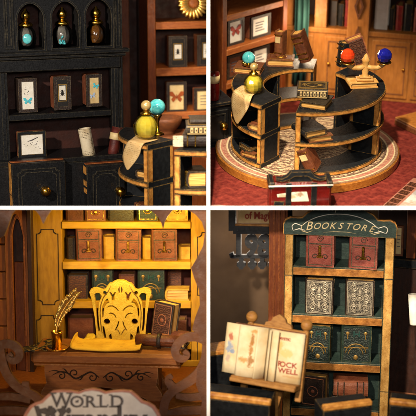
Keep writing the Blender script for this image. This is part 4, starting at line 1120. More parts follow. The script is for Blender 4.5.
# on the desk
yt = zt
p = Cd.G(100, 351, yt)
x0, x1 = Cd.G(66, 351, yt).x, Cd.G(141, 351, yt).x
m_goldsheet = lines_paper('golden parchment', C('d9ad3a'), C('c08f24'), C('b08628'), .05, .56, ax='y', sx=40, fill=.25)
def gsheet(f, g):
    x = x0 + (x1 - x0)*f; r = .045
    z = yt + .014 + .075*math.exp(-f*20) + .022*math.exp(-(1 - f)*18) + .010*math.sin(f*11 + g*3)*g
    return Vector((x + .05*math.exp(-f*30), .05 + .40*g + .012*math.sin(f*9), z + .016*math.sin(g*3.1)))
solo(Cd, 'gold_parchment', MB().sheet(gsheet, 40, 10, .008), m_goldsheet, 'golden sheet of parchment lying flat on the desk before the chair', 'parchment', loc=(p.x, .25, yt + .001))
p = Cd.G(56.5, 350.5, yt)
t = Thing(Cd, 'inkwell', 'brass inkwell on a round dish holding a golden quill', 'inkwell', loc=(p.x, p.y + .03, yt + .001))
t.part('dish', MB().lathe([(0, 0), (.09, 0), (.115, .015), (.118, .025), (.1, .02), (0, .014)], 28), m_gold)
t.part('cup', MB().lathe([(0, .014), (.05, .014), (.052, .17), (.058, .178), (.056, .19), (.044, .19), (.042, .06), (0, .06)], 24), m_gold)
a = Vector((p.x, p.y + .03, yt + .08)); e = Cd.L(76, 293, p.y + .1)
t = Thing(Cd, 'quill', 'golden feather quill with tufted barbs standing in the inkwell', 'quill', loc=a)
dv = e - a
def qp(f): return Vector((dv.x*(f**1.3), dv.y*f, dv.z*f)) + Vector((-.05*math.sin(f*3.14), 0, 0))
t.part('shaft', MB().tube([qp(i/10) for i in range(11)], [.010 - .0006*i for i in range(11)], 8), m_palebrass)
mb = MB()
for i in range(30):
    f = .30 + .70*i/29
    c = qp(f); tg = (qp(min(1.05, f + .05)) - qp(f - .05)).normalized()
    for sg in (-1, 1):
        nrm = Vector((tg.z, 0, -tg.x)) * sg
        l_ = .080 * (1 - .6*abs(f - .66)/.4) * rnd.uniform(.75, 1.1)
        m1 = c + nrm*l_*.6 + tg*l_*.35; m2 = c + nrm*l_*.8 + tg*l_*1.1
        mb.tube([c, m1 + Vector((0, rnd.uniform(-.012, .012), 0)), m2], [.006, .012, .002], 6, flat=.6)
t.part('barbs', mb, m_palebrass)
p0 = Cd.G(25, 357, yt)
xc0, xc1 = Cd.G(25, 350, yt).x, Cd.G(52, 350, yt).x
def cl(f, g):
    x = xc0 - .10 + (xc1 - xc0 + .10)*f
    return Vector((x, .02 + .36*g + .05*f, yt + .010 + .02*math.sin(f*7 + g*2) + .012*math.sin(g*6) - max(0, dx_(30.5) - x)*.5))
solo(Cd, 'speckled_cloth', MB().sheet(cl, 18, 10, .010), m_cloth, 'dark cloth with gold specks hanging over the left end of the desk', 'cloth', loc=(xc0 + .1, .25, yt + .001))
p = Cd.G(155, 347, yt)
t = Thing(Cd, 'leather_roll', 'brown leather roll tied shut lying on the right end of the desk', 'leather roll', M=T(p.x, p.y - .02, yt + .072) @ RZ(-6))
t.part('roll', MB().sheet(lambda f, g: Vector((-.19 + .47*g, -(.068 - .035*f)*math.cos(f*14), (.068 - .035*f)*math.sin(f*14))), 60, 3, .008), m_leather)
t.part('flap', MB().sheet(lambda f, g: Vector((.04 + .28*g, .01 + .20*f, .058 + .014*math.sin(f*3))), 8, 3, .008), m_leather2)
t.part('strap', MB().lathe([(.071, -.02), (.078, -.018), (.078, .018), (.071, .02)], 24, M=T(.05, 0, 0) @ RY(90)), m_darkleather)
q = Cd.G(154, 341, yt + .13)
bk = book(Cd, 'thick dark brown book standing askew on the desk at the right', T(q.x - .085, .36, yt + .10) @ RZ(-24) @ RY(5) @ RX(-6), .24, .36, .15, m_darkleather, 'frame', decom=m_leather2, face=m_ornbrown)
q = Cd.G(141, 345, yt)
book(Cd, 'dark book lying beneath the thick standing one on the desk', lie(q.x + .12, .28, yt + .001, .095, -10), .34, .2, .095, m_darkleather, 'bands')

# ornate front frame with scroll brackets, nearest the viewer
Fr = Frame((-1, -1), 0, 0, 104, 312, -.44)
def F2(u, v): q = Fr.L(u, v, 0); return (q.x, q.z)
fr_ = Thing(Fr, 'ornate_screen', 'smoky brown cut out frame with pendants and scroll brackets in front of the desk', 'frame', loc=(0, 0, F2(104, 420)[1]), ab=True)
pr = [(226, 190), (226, 420), (200, 420), (202, 400), (196, 385), (197, 370), (205, 352), (206, 343), (200, 336), (192, 330), (195, 318), (200, 305), (199, 290), (194, 278), (191, 268), (197, 258), (203, 246), (205, 232), (202, 222), (195, 214), (186, 209), (176, 207.5), (172, 211), (168, 216), (165, 221), (163, 229), (161, 222), (158, 217), (154, 213), (149, 209), (140, 204), (140, 190)]
fr_.part('right_border', MB().plate([F2(*p) for p in pr], (), 0, .07), m_bracket)
pl = [(-14, 190), (66, 190), (58, 202), (52, 209), (47, 216), (43, 224), (40, 216), (36, 211), (30, 209), (18, 207), (12, 214), (8, 226), (4, 236), (-4, 240), (-14, 246)]
fr_.part('pendant', MB().plate([F2(*p) for p in pl], (), 0, .07), m_bracket)
def band(pts, rad, y_=0.):
    """flat scroll of varying width cut from a board"""
    P_ = [Vector(F2(u, v)) for u, v in pts]; ds = []; S2 = []; W2 = []
    n = len(P_) - 1
    for k_ in range(n*5 + 1):
        t_ = k_/5; i = min(int(t_), n - 1); f = t_ - i
        a_, b_, c_, d_ = P_[max(0, i-1)], P_[i], P_[i+1], P_[min(n, i+2)]
        S2.append(b_ + (c_ - a_)*(.5*f) + (a_ - b_*2.5 + c_*2 - d_*.5)*(f*f) + (d_*.5 - c_*1.5 + b_*1.5 - a_*.5)*(f**3))
        W2.append(rad[i]*(1 - f) + rad[i+1]*f)
    l_, r_ = [], []
    for i, q in enumerate(S2):
        d_ = (S2[min(i+1, len(S2)-1)] - S2[max(i-1, 0)]).normalized(); nn = Vector((-d_.y, d_.x))
        l_.append(q + nn*W2[i]); r_.append(q - nn*W2[i])
    mb = MB()
    for i in range(len(S2) - 1):
        pass
    t = bmesh.new()
    rows_ = [[t.verts.new((x.x, yy, x.y)) for yy, x in ((y_, a_), (y_, b_), (y_ + .07, b_), (y_ + .07, a_))] for a_, b_ in zip(l_, r_)]
    for A_, B_ in zip(rows_, rows_[1:]):
        for i in range(4): t.faces.new((A_[i], A_[(i+1) % 4], B_[(i+1) % 4], B_[i]))
    t.faces.new(rows_[0][::-1]); t.faces.new(rows_[-1])
    bmesh.ops.recalc_face_normals(t, faces=t.faces)
    return mb._new(t, 0)
scr = ([(-8, 352), (-2, 347), (6, 344), (14, 346), (19, 352), (18, 359), (12, 361), (9, 357), (12, 354)], [.05, .045, .042, .04, .038, .036, .032, .03, .02]), \
    ([(0, 344), (1, 356), (4, 369), (10, 380), (18, 388), (27, 393), (36, 398), (42, 408), (43, 420)], [.03, .04, .042, .042, .04, .04, .04, .04, .04]), \
    ([(27, 394), (25, 388), (25, 382)], [.045, .04, .03]), \
    ([(-8, 398), (6, 397), (18, 398), (30, 401)], [.03, .035, .035, .03]), ([(-8, 412), (8, 411), (24, 412), (40, 416)], [.04, .04, .04, .04])
for i_, (ps_, ws_) in enumerate(scr): fr_.part('scroll_bracket', band(ps_, ws_, .006*(i_ + 1)), m_bracket)
scr = ([(206, 340), (196, 337), (186, 338), (179, 343), (175, 350), (177, 357), (183, 359), (187, 355), (184, 351)], [.05, .045, .042, .042, .04, .038, .034, .03, .02]), \
    ([(205, 338), (207, 350), (205, 362), (199, 373), (190, 381), (180, 387), (171, 393), (165, 402), (163, 416)], [.03, .05, .05, .048, .045, .042, .042, .042, .04]), \
    ([(176, 390), (171, 386), (168, 380), (172, 376)], [.045, .04, .034, .02]), \
    ([(214, 396), (200, 397), (188, 398), (176, 396)], [.035, .035, .035, .025]), ([(214, 411), (196, 411), (180, 412), (166, 416)], [.04, .04, .04, .04])
for i_, (ps_, ws_) in enumerate(scr): fr_.part('scroll_bracket', band(ps_, ws_, .006*(i_ + 1)), m_bracket)

# name plate in the foreground
Sg = Frame((-1, -1), 0, 0, 92, 412, -1.0)
def G2(u, v): q = Sg.L(u, v, 0); return (q.x, q.z)
half_o = [(92, 388.5), (99, 389.5), (105, 392), (113, 390.5), (122, 390), (130, 391), (136, 396), (141, 401), (147, 403), (152, 406), (156, 412), (160, 421), (162, 435)]
def outline(dy, sx):
    r = [(92 + (u - 92)*sx, v + dy) for u, v in half_o]; l_ = [(184 - u, v) for u, v in r[1:]][::-1]
    return [G2(*q) for q in l_ + r]
s = Thing(Sg, 'name_plate', 'grey white plate lettered WORLD with a faded rose rim, nearest the viewer', 'sign', loc=(0, 0, G2(92, 435)[1]), ab=True)
s.part('rim', MB().plate(outline(0, 1.04), (), 0, .05), m_pink)
m_plate = basic('chalky grey plate', C('dad6d4'), C('c6c1c0'), 12, rough=.7)
pf = s.part('face', MB().plate(outline(2, 1.0), (), -.012, -.0005), m_plate)
mb = MB(); px = (G2(93, 400)[0] - G2(92, 400)[0])
def letter(ch, u, v, size, mb, xs=1., serifs=()):
    x, z = G2(u, v)
    mb.text(ch, size, T(x, -.0165, z), xs=xs, bold=.002)
    for (a, b_, wd) in serifs: mb.box(x + a - wd/2, x + a + wd/2, -.019, -.014, z + b_ - .006, z + b_ + .006, bev=0)
cap = .73
s14 = 15.5*px/cap; s12 = 12*px/cap
letter('W', 61.5, 407, s14*.92, mb, 1.0, ((-.075, s14*.66, .06), (.0, s14*.66, .03), (.075, s14*.66, .06)))
letter('O', 77, 407, s12, mb, 1.1)
letter('R', 90.5, 407, s12, mb, 1.1, ((-.045, .004, .05), (.06, .004, .04), (-.055, s12*.715, .03)))
letter('L', 103, 407, s12, mb, 1.1, ((-.03, s12*.715, .05), (.045, .02, .012)))
letter('D', 117, 407, s12*1.05, mb, 1.1, ((-.058, .005, .03), (-.058, s12*.75, .03)))
letter('of', 77, 402.2, .034, mb)
s.part('lettering', mb, m_inkgrey, pf)
mb = MB(); x, z = G2(91, 432)
mb.text('Wizardry', .34, T(x, -.0165, z), bold=.010, xs=.78)
for u in (44, 52, 62): 
    x, z = G2(u, 411); mb.plate([(x-.05, z+.02), (x+.02, z+.035), (x+.05, z), (x+.02, z-.03), (x-.02, z-.02)], (), -.0195, -.0145)
s.part('lettering', mb, m_inkgrey, pf)
# ================================================================== lower right room: green bookcase and reading stand
Dk = Frame((1, -1), -8, 14, 338, 300, .35)
def ex(u, v=300, d=0.): return Dk.L(u, v, d).x
def ez(v, u=338, d=0.): return Dk.L(u, v, d).z
zb = ez(436); FLR = zb
k = Thing(Dk, 'green_bookcase', 'bottle green bookcase with gilded edges and an arched header lettered BOOKSTORE', 'bookcase', loc=(0, .15, zb), ab=True)
xl0, xl1 = ex(284), ex(292.5); xr0, xr1 = ex(383), ex(392.5)
zt = ez(236)
for x0, x1 in ((xl0, xl1), (xr0, xr1)):
    sp = k.part('side_panel', MB().box(x0, x1, 0, .36, zb, zt), m_green)
    mb = MB()
    zz = zb
    for f0, f1 in ((0, .24), (.243, .80), (.803, 1)):
        mb.box(x0 + .006, x1 - .006, -.008, -.0005, zb + (zt - zb)*f0, zb + (zt - zb)*f1 - .002, bev=.004)
    k.part('gilt_edge', mb, m_gold_pale, sp)
k.part('back_panel', MB().box(xl1, xr0, .33, .359, zb, zt), m_green)
rw = {}
for key, v0, v1 in (('a', 267.5, 277), ('b', 315.5, 325), ('c', 362.5, 371.5), ('d', 409, 418)):
    z0, z1 = ez(v1), ez(v0); rw[key] = z1
    s_ = k.part('shelf', MB().box(xl1 + .001, xr0 - .001, .005, .33, z0, z1), m_green)
    k.part('gilt_edge', MB().box(xl1 + .004, xr0 - .004, -.006, .0045, z0 + .008, z1 - .016, bev=.004), m_shelfedge, s_)
hd = [(283, 233.5), (282.5, 224), (285, 219.5), (290, 217), (296, 217.5), (301, 217), (306, 212), (314, 207.5), (326, 203.5), (338, 202), (350, 203.5), (362, 207.5), (370, 212), (375, 217), (381, 217.5), (387, 217), (392, 219.5), (394, 224), (393.5, 233.5)]
def HP(u, v, d=-.03):
    # the header was read off with its slope removed (v as if level at u = 338)
    return (ex(u, 300), ez(v + 1.8, 338))
hdr = k.part('header', MB().plate([HP(u, v) for u, v in hd], (), -.03, .03), m_green)
cx = HP(338, 233)[0]; cz = HP(338, 226)[1]
ho = [HP(338 + (u - 338)*1.012, v - (.9 if v < 230 else -.5)) for u, v in hd]
k.part('gilt_edge', MB().plate(ho, (), -.018, .02), m_gold_edge, hdr)
mb = MB()
sw_ = [(292, 229), (291, 225), (294, 222.5), (298, 223.5), (301, 224), (306, 220), (315, 215.5), (326, 212.5), (338, 211.5), (350, 212.5), (361, 215.5), (370, 220), (375, 224), (378, 223.5), (382, 222.5), (385, 225), (384, 229)]
mb.tube(smooth([(HP(u, v)[0], -.031, HP(u, v)[1]) for u, v in sw_], 4), .0042, 6)
for sg in (-1, 1):
    mb.tube([(HP(338 + sg*u, v)[0], -.031, HP(338 + sg*u, v)[1]) for u, v in ((34, 229), (40, 227.5), (46, 229.5))], [.004, .006, .002], 6)
mb.tube([(HP(u, v)[0], -.031, HP(u, v)[1]) for u, v in ((332, 204.5), (334, 207), (333, 210))], .004, 6)
k.part('line_ornament', mb, m_white, hdr)
mb = MB(); word = 'BOOKSTORE'
m_letter = basic('cream lettering', C('c4b28c'), C('a8946a'), 12, rough=.5)
for i, ch_ in enumerate(word):
    f = i - 4.0
    u = 338 + f*7.6; v = 226.5 + .12*f*f*.9 - (.3 if i else 0)
    x, z = HP(u, v); 
    mb.text(ch_, .094 if i else .125, T(x, -.033, z) @ RY(f*2.2), bold=0., shear=.38, xs=1.0, depth=.003)
# swash strokes of the first and last letter
mb.tube([(HP(u, v)[0], -.033, HP(u, v)[1]) for u, v in ((303, 222), (300, 225), (301, 229.5), (306, 231), (311, 229))], [.002, .005, .006, .005, .002], 6)
mb.tube([(HP(u, v)[0], -.033, HP(u, v)[1]) for u, v in ((368, 229), (372, 230.5), (377, 229), (376, 226))], [.002, .005, .005, .002], 6)
mb.tube([(HP(u, v)[0], -.033, HP(u, v)[1]) for u, v in ((322, 230.2), (332, 229.2), (344, 229.2), (354, 230.2))], [.001, .003, .003, .001], 6)
k.part('lettering', mb, m_letter, hdr)
def st(u0, u1, row, v1, label, m, deco=None, t=.16, d=.02, face=None, group=None, decom=None, yaw=0, lean=0):
    z = rw[row] + .001; um = (u0 + u1)/2
    x0, x1 = ex(u0, 300, d), ex(u1, 300, d); h = Dk.L(um, v1, d).z - z
    return book(Dk, label, T(x0, d, z) @ RZ(yaw) @ RY(lean), x1 - x0, h, t, m, deco, group=group, face=face, decom=decom)
st(304.5, 333, 'a', 232.5, 'brick red clasped book under the first O of the header, left of two', m_redleather, 'satchel', .13, .0, group='brick red books', yaw=rnd.uniform(-6, 0), lean=rnd.uniform(-.8, .8))
st(347, 375.5, 'a', 233.5, 'brick red clasped book right of two on the top green shelf', m_redleather, 'satchel', .13, .0, group='brick red books', yaw=rnd.uniform(-6, 0), lean=rnd.uniform(-.8, .8))
st(304.5, 333, 'b', 279.5, 'silver scrollwork book, left of two on the second green shelf', m_darkleather, 'scroll', .14, .02, face=m_ornsilver, decom=m_silver, group='silver scrollwork books', yaw=-4)
st(345, 374, 'b', 280.5, 'silver scrollwork book, right of two on the second green shelf', m_darkleather, 'scroll', .14, .02, face=m_ornsilver, decom=m_silver, group='silver scrollwork books', yaw=-2)
st(307, 331.5, 'c', 325.5, 'black green crested book, left of two on the third green shelf', m_greenleather, 'crest', .14, .03, decom=m_dullgold, group='black green crested books', yaw=-8, face=m_orngreen)
st(342, 373, 'c', 326.5, 'black green crested book, right of two on the third green shelf', m_greenleather, 'crest', .14, .02, decom=m_dullgold, group='black green crested books', yaw=3, face=m_orngreen)
st(301, 328.5, 'd', 375, 'dark brown book standing behind the reading stand on the lowest green shelf', m_darkleather, 'frame', .14, .06, yaw=-14, decom=m_leather2)
z = rw['d'] + .001
x0 = ex(334, 300, .04)
book(Dk, 'black book lying at the bottom of the pair on the lowest green shelf', lie(x0 + .32, .02, z, .13, 86), .26, .32, .13, m_slate, 'label')
book(Dk, 'rose and brown book lying on the black one on the lowest green shelf', lie(x0 + .38, .03, z + .131, .17, 93), .24, .36, .17, m_leather2, 'bands', decom=m_darkleather)

# brown background
Bw = Frame((1, -1), 0, 10, 300, 310, 2.6)
w = Thing(Bw, 'back_wall', 'plain blurred brown wall behind the hanging sign', 'wall', loc=(0, 0, -2), ab=True)
w.part('plaster', MB().box(-1.4, 2.2, 0, .05, -2.2, 1.8, bev=0), m_wall)
solo(Dk, 'floor', MB().box(-2.2, 1.6, -3., 2.6, FLR - .05, FLR, bev=0), m_darkbrown, None, None, kind='structure')
Pz = Frame((1, -1), -4, 10, 277, 310, .95)
pt = Thing(Pz, 'wooden_post', 'square orange brown wooden post between hanging sign and green bookcase', 'post', loc=(0, .1, -1.5), ab=True)
x0, x1 = Pz.L(268.5, 300, 0).x, Pz.L(287, 300, 0).x
pt.part('beam', MB().box(x0, x1, 0, .2, -1.6, 1.4), m_orange)
mb = MB()
for f in (.22, .5, .76): mb.box(x0 + (x1 - x0)*f, x0 + (x1 - x0)*f + .02, -.008, -.0005, -1.6, 1.4, bev=.004)
pt.part('reeding', mb, m_orange)
# dark shop corner to the right
Rw = Frame((1, -1), -20, 12, 404, 310, 1.1)
t = Thing(Rw, 'dark_cabinet', 'dark walnut cabinet with a brown shelf at the right of the green bookcase', 'cabinet', loc=(0, .2, -1.4), ab=True)
t.part('back_panel', MB().box(-.4, .6, .40, .43, -1.5, 1.5), m_darkbrown)
t.part('post', MB().box(.0, .10, .0, .4, Rw.L(404, 258, 0).z, 1.5), m_orange)
z = Rw.L(404, 258, 0).z
t.part('counter', MB().box(-.4, .6, -.06, .40, z - .10, z - .001), m_slate)
t.part('lower_front', MB().box(-.4, .6, .0, .399, -1.5, z - .101), m_darkbrown)
t.part('shelf', MB().box(-.4, .6, -.02, -.001, Rw.L(404, 392, 0).z - .08, Rw.L(404, 392, 0).z), m_midbrown)
t.part('shelf', MB().box(.101, .6, .02, .39, Rw.L(404, 228, 0).z - .05, Rw.L(404, 228, 0).z), m_orangehz)
framed(Rw, 'dark framed card beside the header at the right of the green bookcase', 394, 226, 403, 256, -.03, 'lines', frame=m_midbrown, depth=.08, mat=m_cream, fw=.02)
q = Rw.L(416, 297, -.3)
t = solo(Rw, 'paper_roll', MB().lathe([(0, -.16), (.05, -.16), (.052, .16), (0, .16)], 20, M=T(q.x + .02, -.16, z + .03) @ RY(20)) if False else MB().lathe([(0, 0), (.055, 0), (.055, .01), (.05, .33), (.03, .33), (.0, .30)], 20, M=T(q.x, q.y, q.z - .3) @ RY(-6)), m_white, 'white paper roll at the right edge beside the green bookcase', 'paper roll', loc=(q.x, q.y, q.z - .3))

# hanging sign
Hs = Frame((1, -1), -8, 8, 250, 240, 1.15)
def I2(u, v): q = Hs.L(u, v, 0); return (q.x, q.z)
t = Thing(Hs, 'hanging_sign', 'dark grey sign frame with cream panel and cut out 198 figures left of the post', 'sign', loc=(*I2(250, 208)[:1], 0, I2(250, 205)[1]), ab=True)
a, b_ = I2(229, 232); c, d_ = I2(290, 190)
ua = [I2(228.5, 180), I2(228.5, 231), I2(292, 231), I2(292, 180)]
ui = [I2(235.5, 184), I2(235.5, 226), I2(286, 226), I2(286, 184)]
t.part('frame', MB().plate(ua, [ui], 0, .08), m_grey)
cpn = t.part('panel', MB().plate([I2(238, 186), I2(238, 223.5), I2(284, 223.5), I2(284, 186)], (), .03, .06), m_cream)
mb = MB()
x, z = I2(244.5, 219); mb.text('of Magic', .112, T(x, .026, z), align='LEFT', bold=.003, xs=.82)
x, z = I2(246, 209.5); mb.text('ummon', .13, T(x, .026, z), align='LEFT', bold=.004, xs=.85)
t.part('lettering', mb, m_inkred, cpn)
t.part('ledge', MB().box(I2(235, 225)[0], I2(288, 225)[0], -.004, .03, I2(250, 226.2)[1], I2(250, 224)[1], bev=.004), m_gold_edge)
dg = Thing  # digits are cut out of the same grey board
mb = MB()
x, z = I2(239, 256)
mb.plate([I2(233, 231.2), I2(290, 231.2), I2(290, 234), I2(233, 234)], (), .0, .07)
mb.text('198', .335, T(I2(232, 255.8)[0], .035, I2(232, 255.8)[1]), align='LEFT', bold=.015, depth=.035, xs=.84)
mb.plate([I2(231, 255), I2(290, 255), I2(290, 258.5), I2(231, 258.5)], (), .0, .07)
t.part('figures', mb, m_grey)
mb = MB()
for u in (241, 252, 262, 272):
    mb.plate([I2(u - 2.2, 258.7), I2(u + 2.2, 258.7), I2(u + 2, 262), I2(u + 4.2, 263), I2(u + 4.4, 266), I2(u + 2.6, 267.6), I2(u + 1.6, 269.4), I2(u - 1.6, 269.4), I2(u - 2.6, 267.6), I2(u - 4.4, 266), I2(u - 4.2, 263), I2(u - 2, 262)], (), 0, .07)
mb.plate([I2(229, 254), I2(233, 252.5), I2(234, 257), I2(230, 258)], (), .0, .07)
t.part('lugs', mb, m_grey)

# reading stand with an open book
De = Frame((1, -1), -24, 16, 265, 375.5, -.55)
q0 = De.O
ev = Thing(De, 'reading_stand', 'gold brown wooden reading stand with ball finials holding the open book', 'book stand', loc=(0, .1, -.62), ab=True)
LEAN = T(0, 0, 0) @ RX(-16)
XL, XR = -.22, .34; XM = (XL + XR)/2
ev.part('back_board', MB().box(XL, XR, .045, .085, -.02, .47, M=LEAN), m_stand)
ev.part('ledge', MB().box(-.30, .36, -.13, .06, -.085, -.03, M=LEAN).box(-.30, .36, -.155, -.131, -.085, -.045, M=LEAN), m_stand)
for x_ in (XL, XR):
    ps = ev.part('upright', MB().box(x_ - .03, x_ + .03, .03, .09, -.20, .47, M=LEAN), m_stand)
    ev.part('finial', MB().ball((x_, .055, .53), .056, sub=3, M=LEAN).lathe([(.03, .47), (.022, .485), (.03, .50)], 14, M=LEAN @ T(x_, .055, 0)), m_stand, ps)
crest = [(XM + x_, z_ - .03) for x_, z_ in [(-.14, .50), (.14, .50), (.13, .535), (.08, .55), (.06, .59), (0, .625), (-.06, .59), (-.08, .55), (-.13, .535)]]
ev.part('crest', MB().plate(crest, (), .045, .085, M=LEAN), m_stand)
ev.part('stem', MB().box(XM - .06, XM + .06, .03, .12, -.62, -.086, bev=.012), m_stand)
ev.part('bracket', MB().plate([(XM - .061, -.087), (XM - .17, -.087), (XM - .11, -.15), (XM - .08, -.26), (XM - .061, -.34)], (), .04, .10), m_stand)
ev.part('bracket', MB().plate([(XM + .061, -.087), (XM + .17, -.087), (XM + .11, -.15), (XM + .08, -.26), (XM + .061, -.34)], (), .04, .10), m_stand)

ob = Thing(De, 'open_book', 'cream open book with fanned pages and red lettering on the reading stand', 'book', M=LEAN @ T(0.0, -.005, -.028))
HB = .48
def page(x0, x1, y0, y1, bow, z0=0., h=HB, sk=0.):
    def fn(f, g):
        x = x0 + (x1 - x0)*f
        return Vector((x, y0 + (y1 - y0)*f - bow*math.sin(math.pi*f), z0 + h*g + sk*f))
    return fn
spread = ((-.46, .02, .02, 0, .0), (.44, .02, .03, .0, -.0))
ob.part('cover', MB().box(-.36, .35, .022, .036, -.005, HB + .005, bev=.003), m_leather)
m_p1 = print_page('page with a small bird print', ((-.372, .345, .030, .05, C('a8503c')), (-.375, .245, .040, .075, C('8193ac')), (-.38, .145, .030, .05, C('b09a8a')), (-.345, .21, .035, .025, C('7d8fa8'))))
lp_ = ob.part('page', MB().sheet(page(0, -.43, .012, -.035, .03), 14, 4, .012), m_p1)
m_p2 = print_page('page with a sepia root print', ((-.125, .36, .020, .06, C('9a6428')), (-.13, .27, .026, .07, C('a8702e')), (-.125, .16, .035, .07, C('9a6428')), (-.20, .16, .05, .03, C('b98a4a')), (-.12, .44, .03, .02, C('b98a4a'))))
l2 = ob.part('page', MB().sheet(page(0, -.27, -.004, -.11, .05), 14, 4, .010), m_p2)
m_p3 = print_page('page with a faded sepia wash', ((.12, .33, .05, .10, C('d8ac66')), (.20, .28, .08, .05, C('dcb878')), (.30, .06, .12, .012, C('c9a070'))))
rp_ = ob.part('page', MB().sheet(page(0, .36, .010, -.01, .045), 14, 4, .014), m_p3)
r2 = ob.part('page', MB().sheet(page(0, .055, -.006, -.125, .02), 8, 4, .010), m_page)
r3 = ob.part('page', MB().sheet(page(0, -.07, -.006, -.135, .02), 8, 4, .010), m_page)
r4 = ob.part('page', MB().sheet(page(0, .13, -.004, -.10, .03), 8, 4, .010), m_page)
# prints and lettering follow the bowed pages
def onpage(fn, f, g, off=.011): q = fn(f, g); return Vector((q.x, q.y - off, q.z))
fr2 = page(0, .36, .010, -.01, .045)
def bent(mb_, fn, w):
    for v in mb_.b.verts:
        f = max(0, min(1, v.co.x / w)); q = fn(f, 0); v.co.y += q.y - .0095
    return mb_
mb = MB()
mb.text('OCK', .070, T(.235, 0, .150), bold=.0008, depth=.002, xs=1.1)
mb.text('WELL', .066, T(.238, 0, .092), bold=.001, depth=.002, xs=1.15)
mb.text('MYSTIC', .034, T(.175, 0, .40), bold=.001, depth=.002)
mb.text('R', .070, T(.152, 0, .150), bold=.001, depth=.002)
ob.part('lettering', bent(mb, fr2, .36), m_inkred, rp_)
f3 = page(0, -.27, -.004, -.11, .05)

# dark gilt edged counters in the foreground
Fg = Frame((1, -1), 14, 20, 238, 398, -.75)
t = Thing(Fg, 'black_counter', 'black counter with gilt rim behind the reading stand at the left', 'counter', loc=(0, .5, -.5), ab=True)
x0 = Fg.L(196, 360, .75).x; x1 = Fg.L(268, 350, .75).x
z1 = Fg.L(225, 350, .75).z
t.part('body', MB().box(x0, x1, .75, .95, -1., z1 - .05), m_slate)
t.part('gilt_edge', MB().box(x0, x1, .74, .95, z1 - .049, z1, bev=.01), m_gold_edge)
Fl = Frame((1, -1), -14, 20, 238, 405, -.80)
t = Thing(Fl, 'gilt_rail_panel', 'dark panel with thick gilt top rail at the lower left below the stand', 'counter', loc=(0, .1, -.6), ab=True)
t.part('body', MB().box(-.6, .30, 0, .30, -.6, .03), m_slate)
t.part('gilt_edge', MB().box(-.6, .31, -.012, .05, .031, .085, bev=.01), m_gold_edge)
F3 = Frame((1, -1), 14, 20, 352, 408, -.85)
t = Thing(F3, 'gilt_rail_panel', 'dark panel with gilt top rail under the lowest green shelf', 'counter', loc=(0, .1, -.5), ab=True)
t.part('body', MB().box(-.28, .20, 0, .25, -.5, -.0), m_slate)
t.part('gilt_edge', MB().box(-.28, .20, -.012, .06, .001, .05, bev=.01), m_gold_edge)
F4 = Frame((1, -1), -12, 20, 400, 408, -.85)
t = Thing(F4, 'gilt_rail_panel', 'dark panel with gilt top rail at the lower right corner', 'counter', loc=(0, .1, -.5), ab=True)
t.part('body', MB().box(-.10, .35, 0, .25, -.5, .02), m_slate)
t.part('gilt_edge', MB().box(-.10, .35, -.012, .06, .021, .07, bev=.01), m_gold_edge)
# ================================================================== the white cross that divides the four rooms
XA, XB, ZA, ZB = -.0125, .0195, -.0165, .0195
DFR, DBK = -.46, 5.5
k = Frame((0, 0), 0, 0, 208, 208, 0)
t = Thing(k, 'partition', 'white edged cross shaped partition dividing the four little rooms', 'partition', loc=(0, 0, -2.6), ab=True)
t.part('upright_board', MB().box(XA, XB, DFR + .02, DBK, -2.6, 2.6, bev=0), m_inner)
t.part('level_board', MB().box(-2.6, XA - .0005, DFR + .02, DBK, ZA, ZB, bev=0).box(XB + .0005, 2.6, DFR + .02, DBK, ZA, ZB, bev=0), m_inner)
t.part('front_edge', MB().plate([(-2.6, ZA), (XA, ZA), (XA, -2.6), (XB, -2.6), (XB, ZA), (2.6, ZA), (2.6, ZB), (XB, ZB), (XB, 2.6), (XA, 2.6), (XA, ZB), (-2.6, ZB)], (), DFR, DFR + .0195), m_frontwhite)

# ------------------------------------------------------------------ cut everything to its compartment
bpy.context.view_layer.update()
def clip(o, q):
    mw = o.matrix_world; mi = mw.inverted()
    planes = []
    planes.append((Vector((XA - .001, 0, 0)), Vector((1, 0, 0))) if q[0] < 0 else (Vector((XB + .001, 0, 0)), Vector((-1, 0, 0))))
    planes.append((Vector((0, 0, ZB + .001)), Vector((0, 0, -1))) if q[1] > 0 else (Vector((0, 0, ZA - .001)), Vector((0, 0, 1))))
    bb = [mw @ Vector(c) for c in o.bound_box]
    todo = []
    for co, no in planes:
        d = [(p - co).dot(no) for p in bb]
        if min(d) >= 0: return False
        if max(d) > 0: todo.append((co, no))
    if not todo: return True
    b = bmesh.new(); b.from_mesh(o.data)
    for co, no in todo:
        lc = mi @ co; ln_ = (mw.to_3x3().transposed() @ no).normalized()
        r = bmesh.ops.bisect_plane(b, geom=b.verts[:] + b.edges[:] + b.faces[:], dist=1e-5, plane_co=lc, plane_no=ln_, clear_outer=True)
        es = [e for e in r['geom_cut'] if isinstance(e, bmesh.types.BMEdge) and e.is_boundary]
        if es: bmesh.ops.holes_fill(b, edges=es, sides=0)
    ok = len(b.faces) > 0
    if o.data.users > 1: o.data = o.data.copy()
    b.to_mesh(o.data); b.free()
    return ok
dead = []
for o, q in list(QUAD.items()):
    if o.type == 'MESH' and q != (0, 0):
        if not clip(o, q): dead.append(o)
        else:
            # nothing wholly outside the picture is kept
            ps = [o.matrix_world @ Vector(c) for c in o.bound_box]
            us = [p.x / (p.y + CAMD) * CAMD for p in ps]; ws = [p.z / (p.y + CAMD) * CAMD for p in ps]
            if max(us) < -2.12 or min(us) > 2.12 or max(ws) < -2.12 or min(ws) > 2.12: dead.append(o)
for o in dead:
    for c in list(o.children):
        if c not in dead: c.parent = o.parent
    QUAD.pop(o); bpy.data.objects.remove(o)
for o in list(QUAD):
    if o.type == 'EMPTY' and not o.children: bpy.data.objects.remove(o)

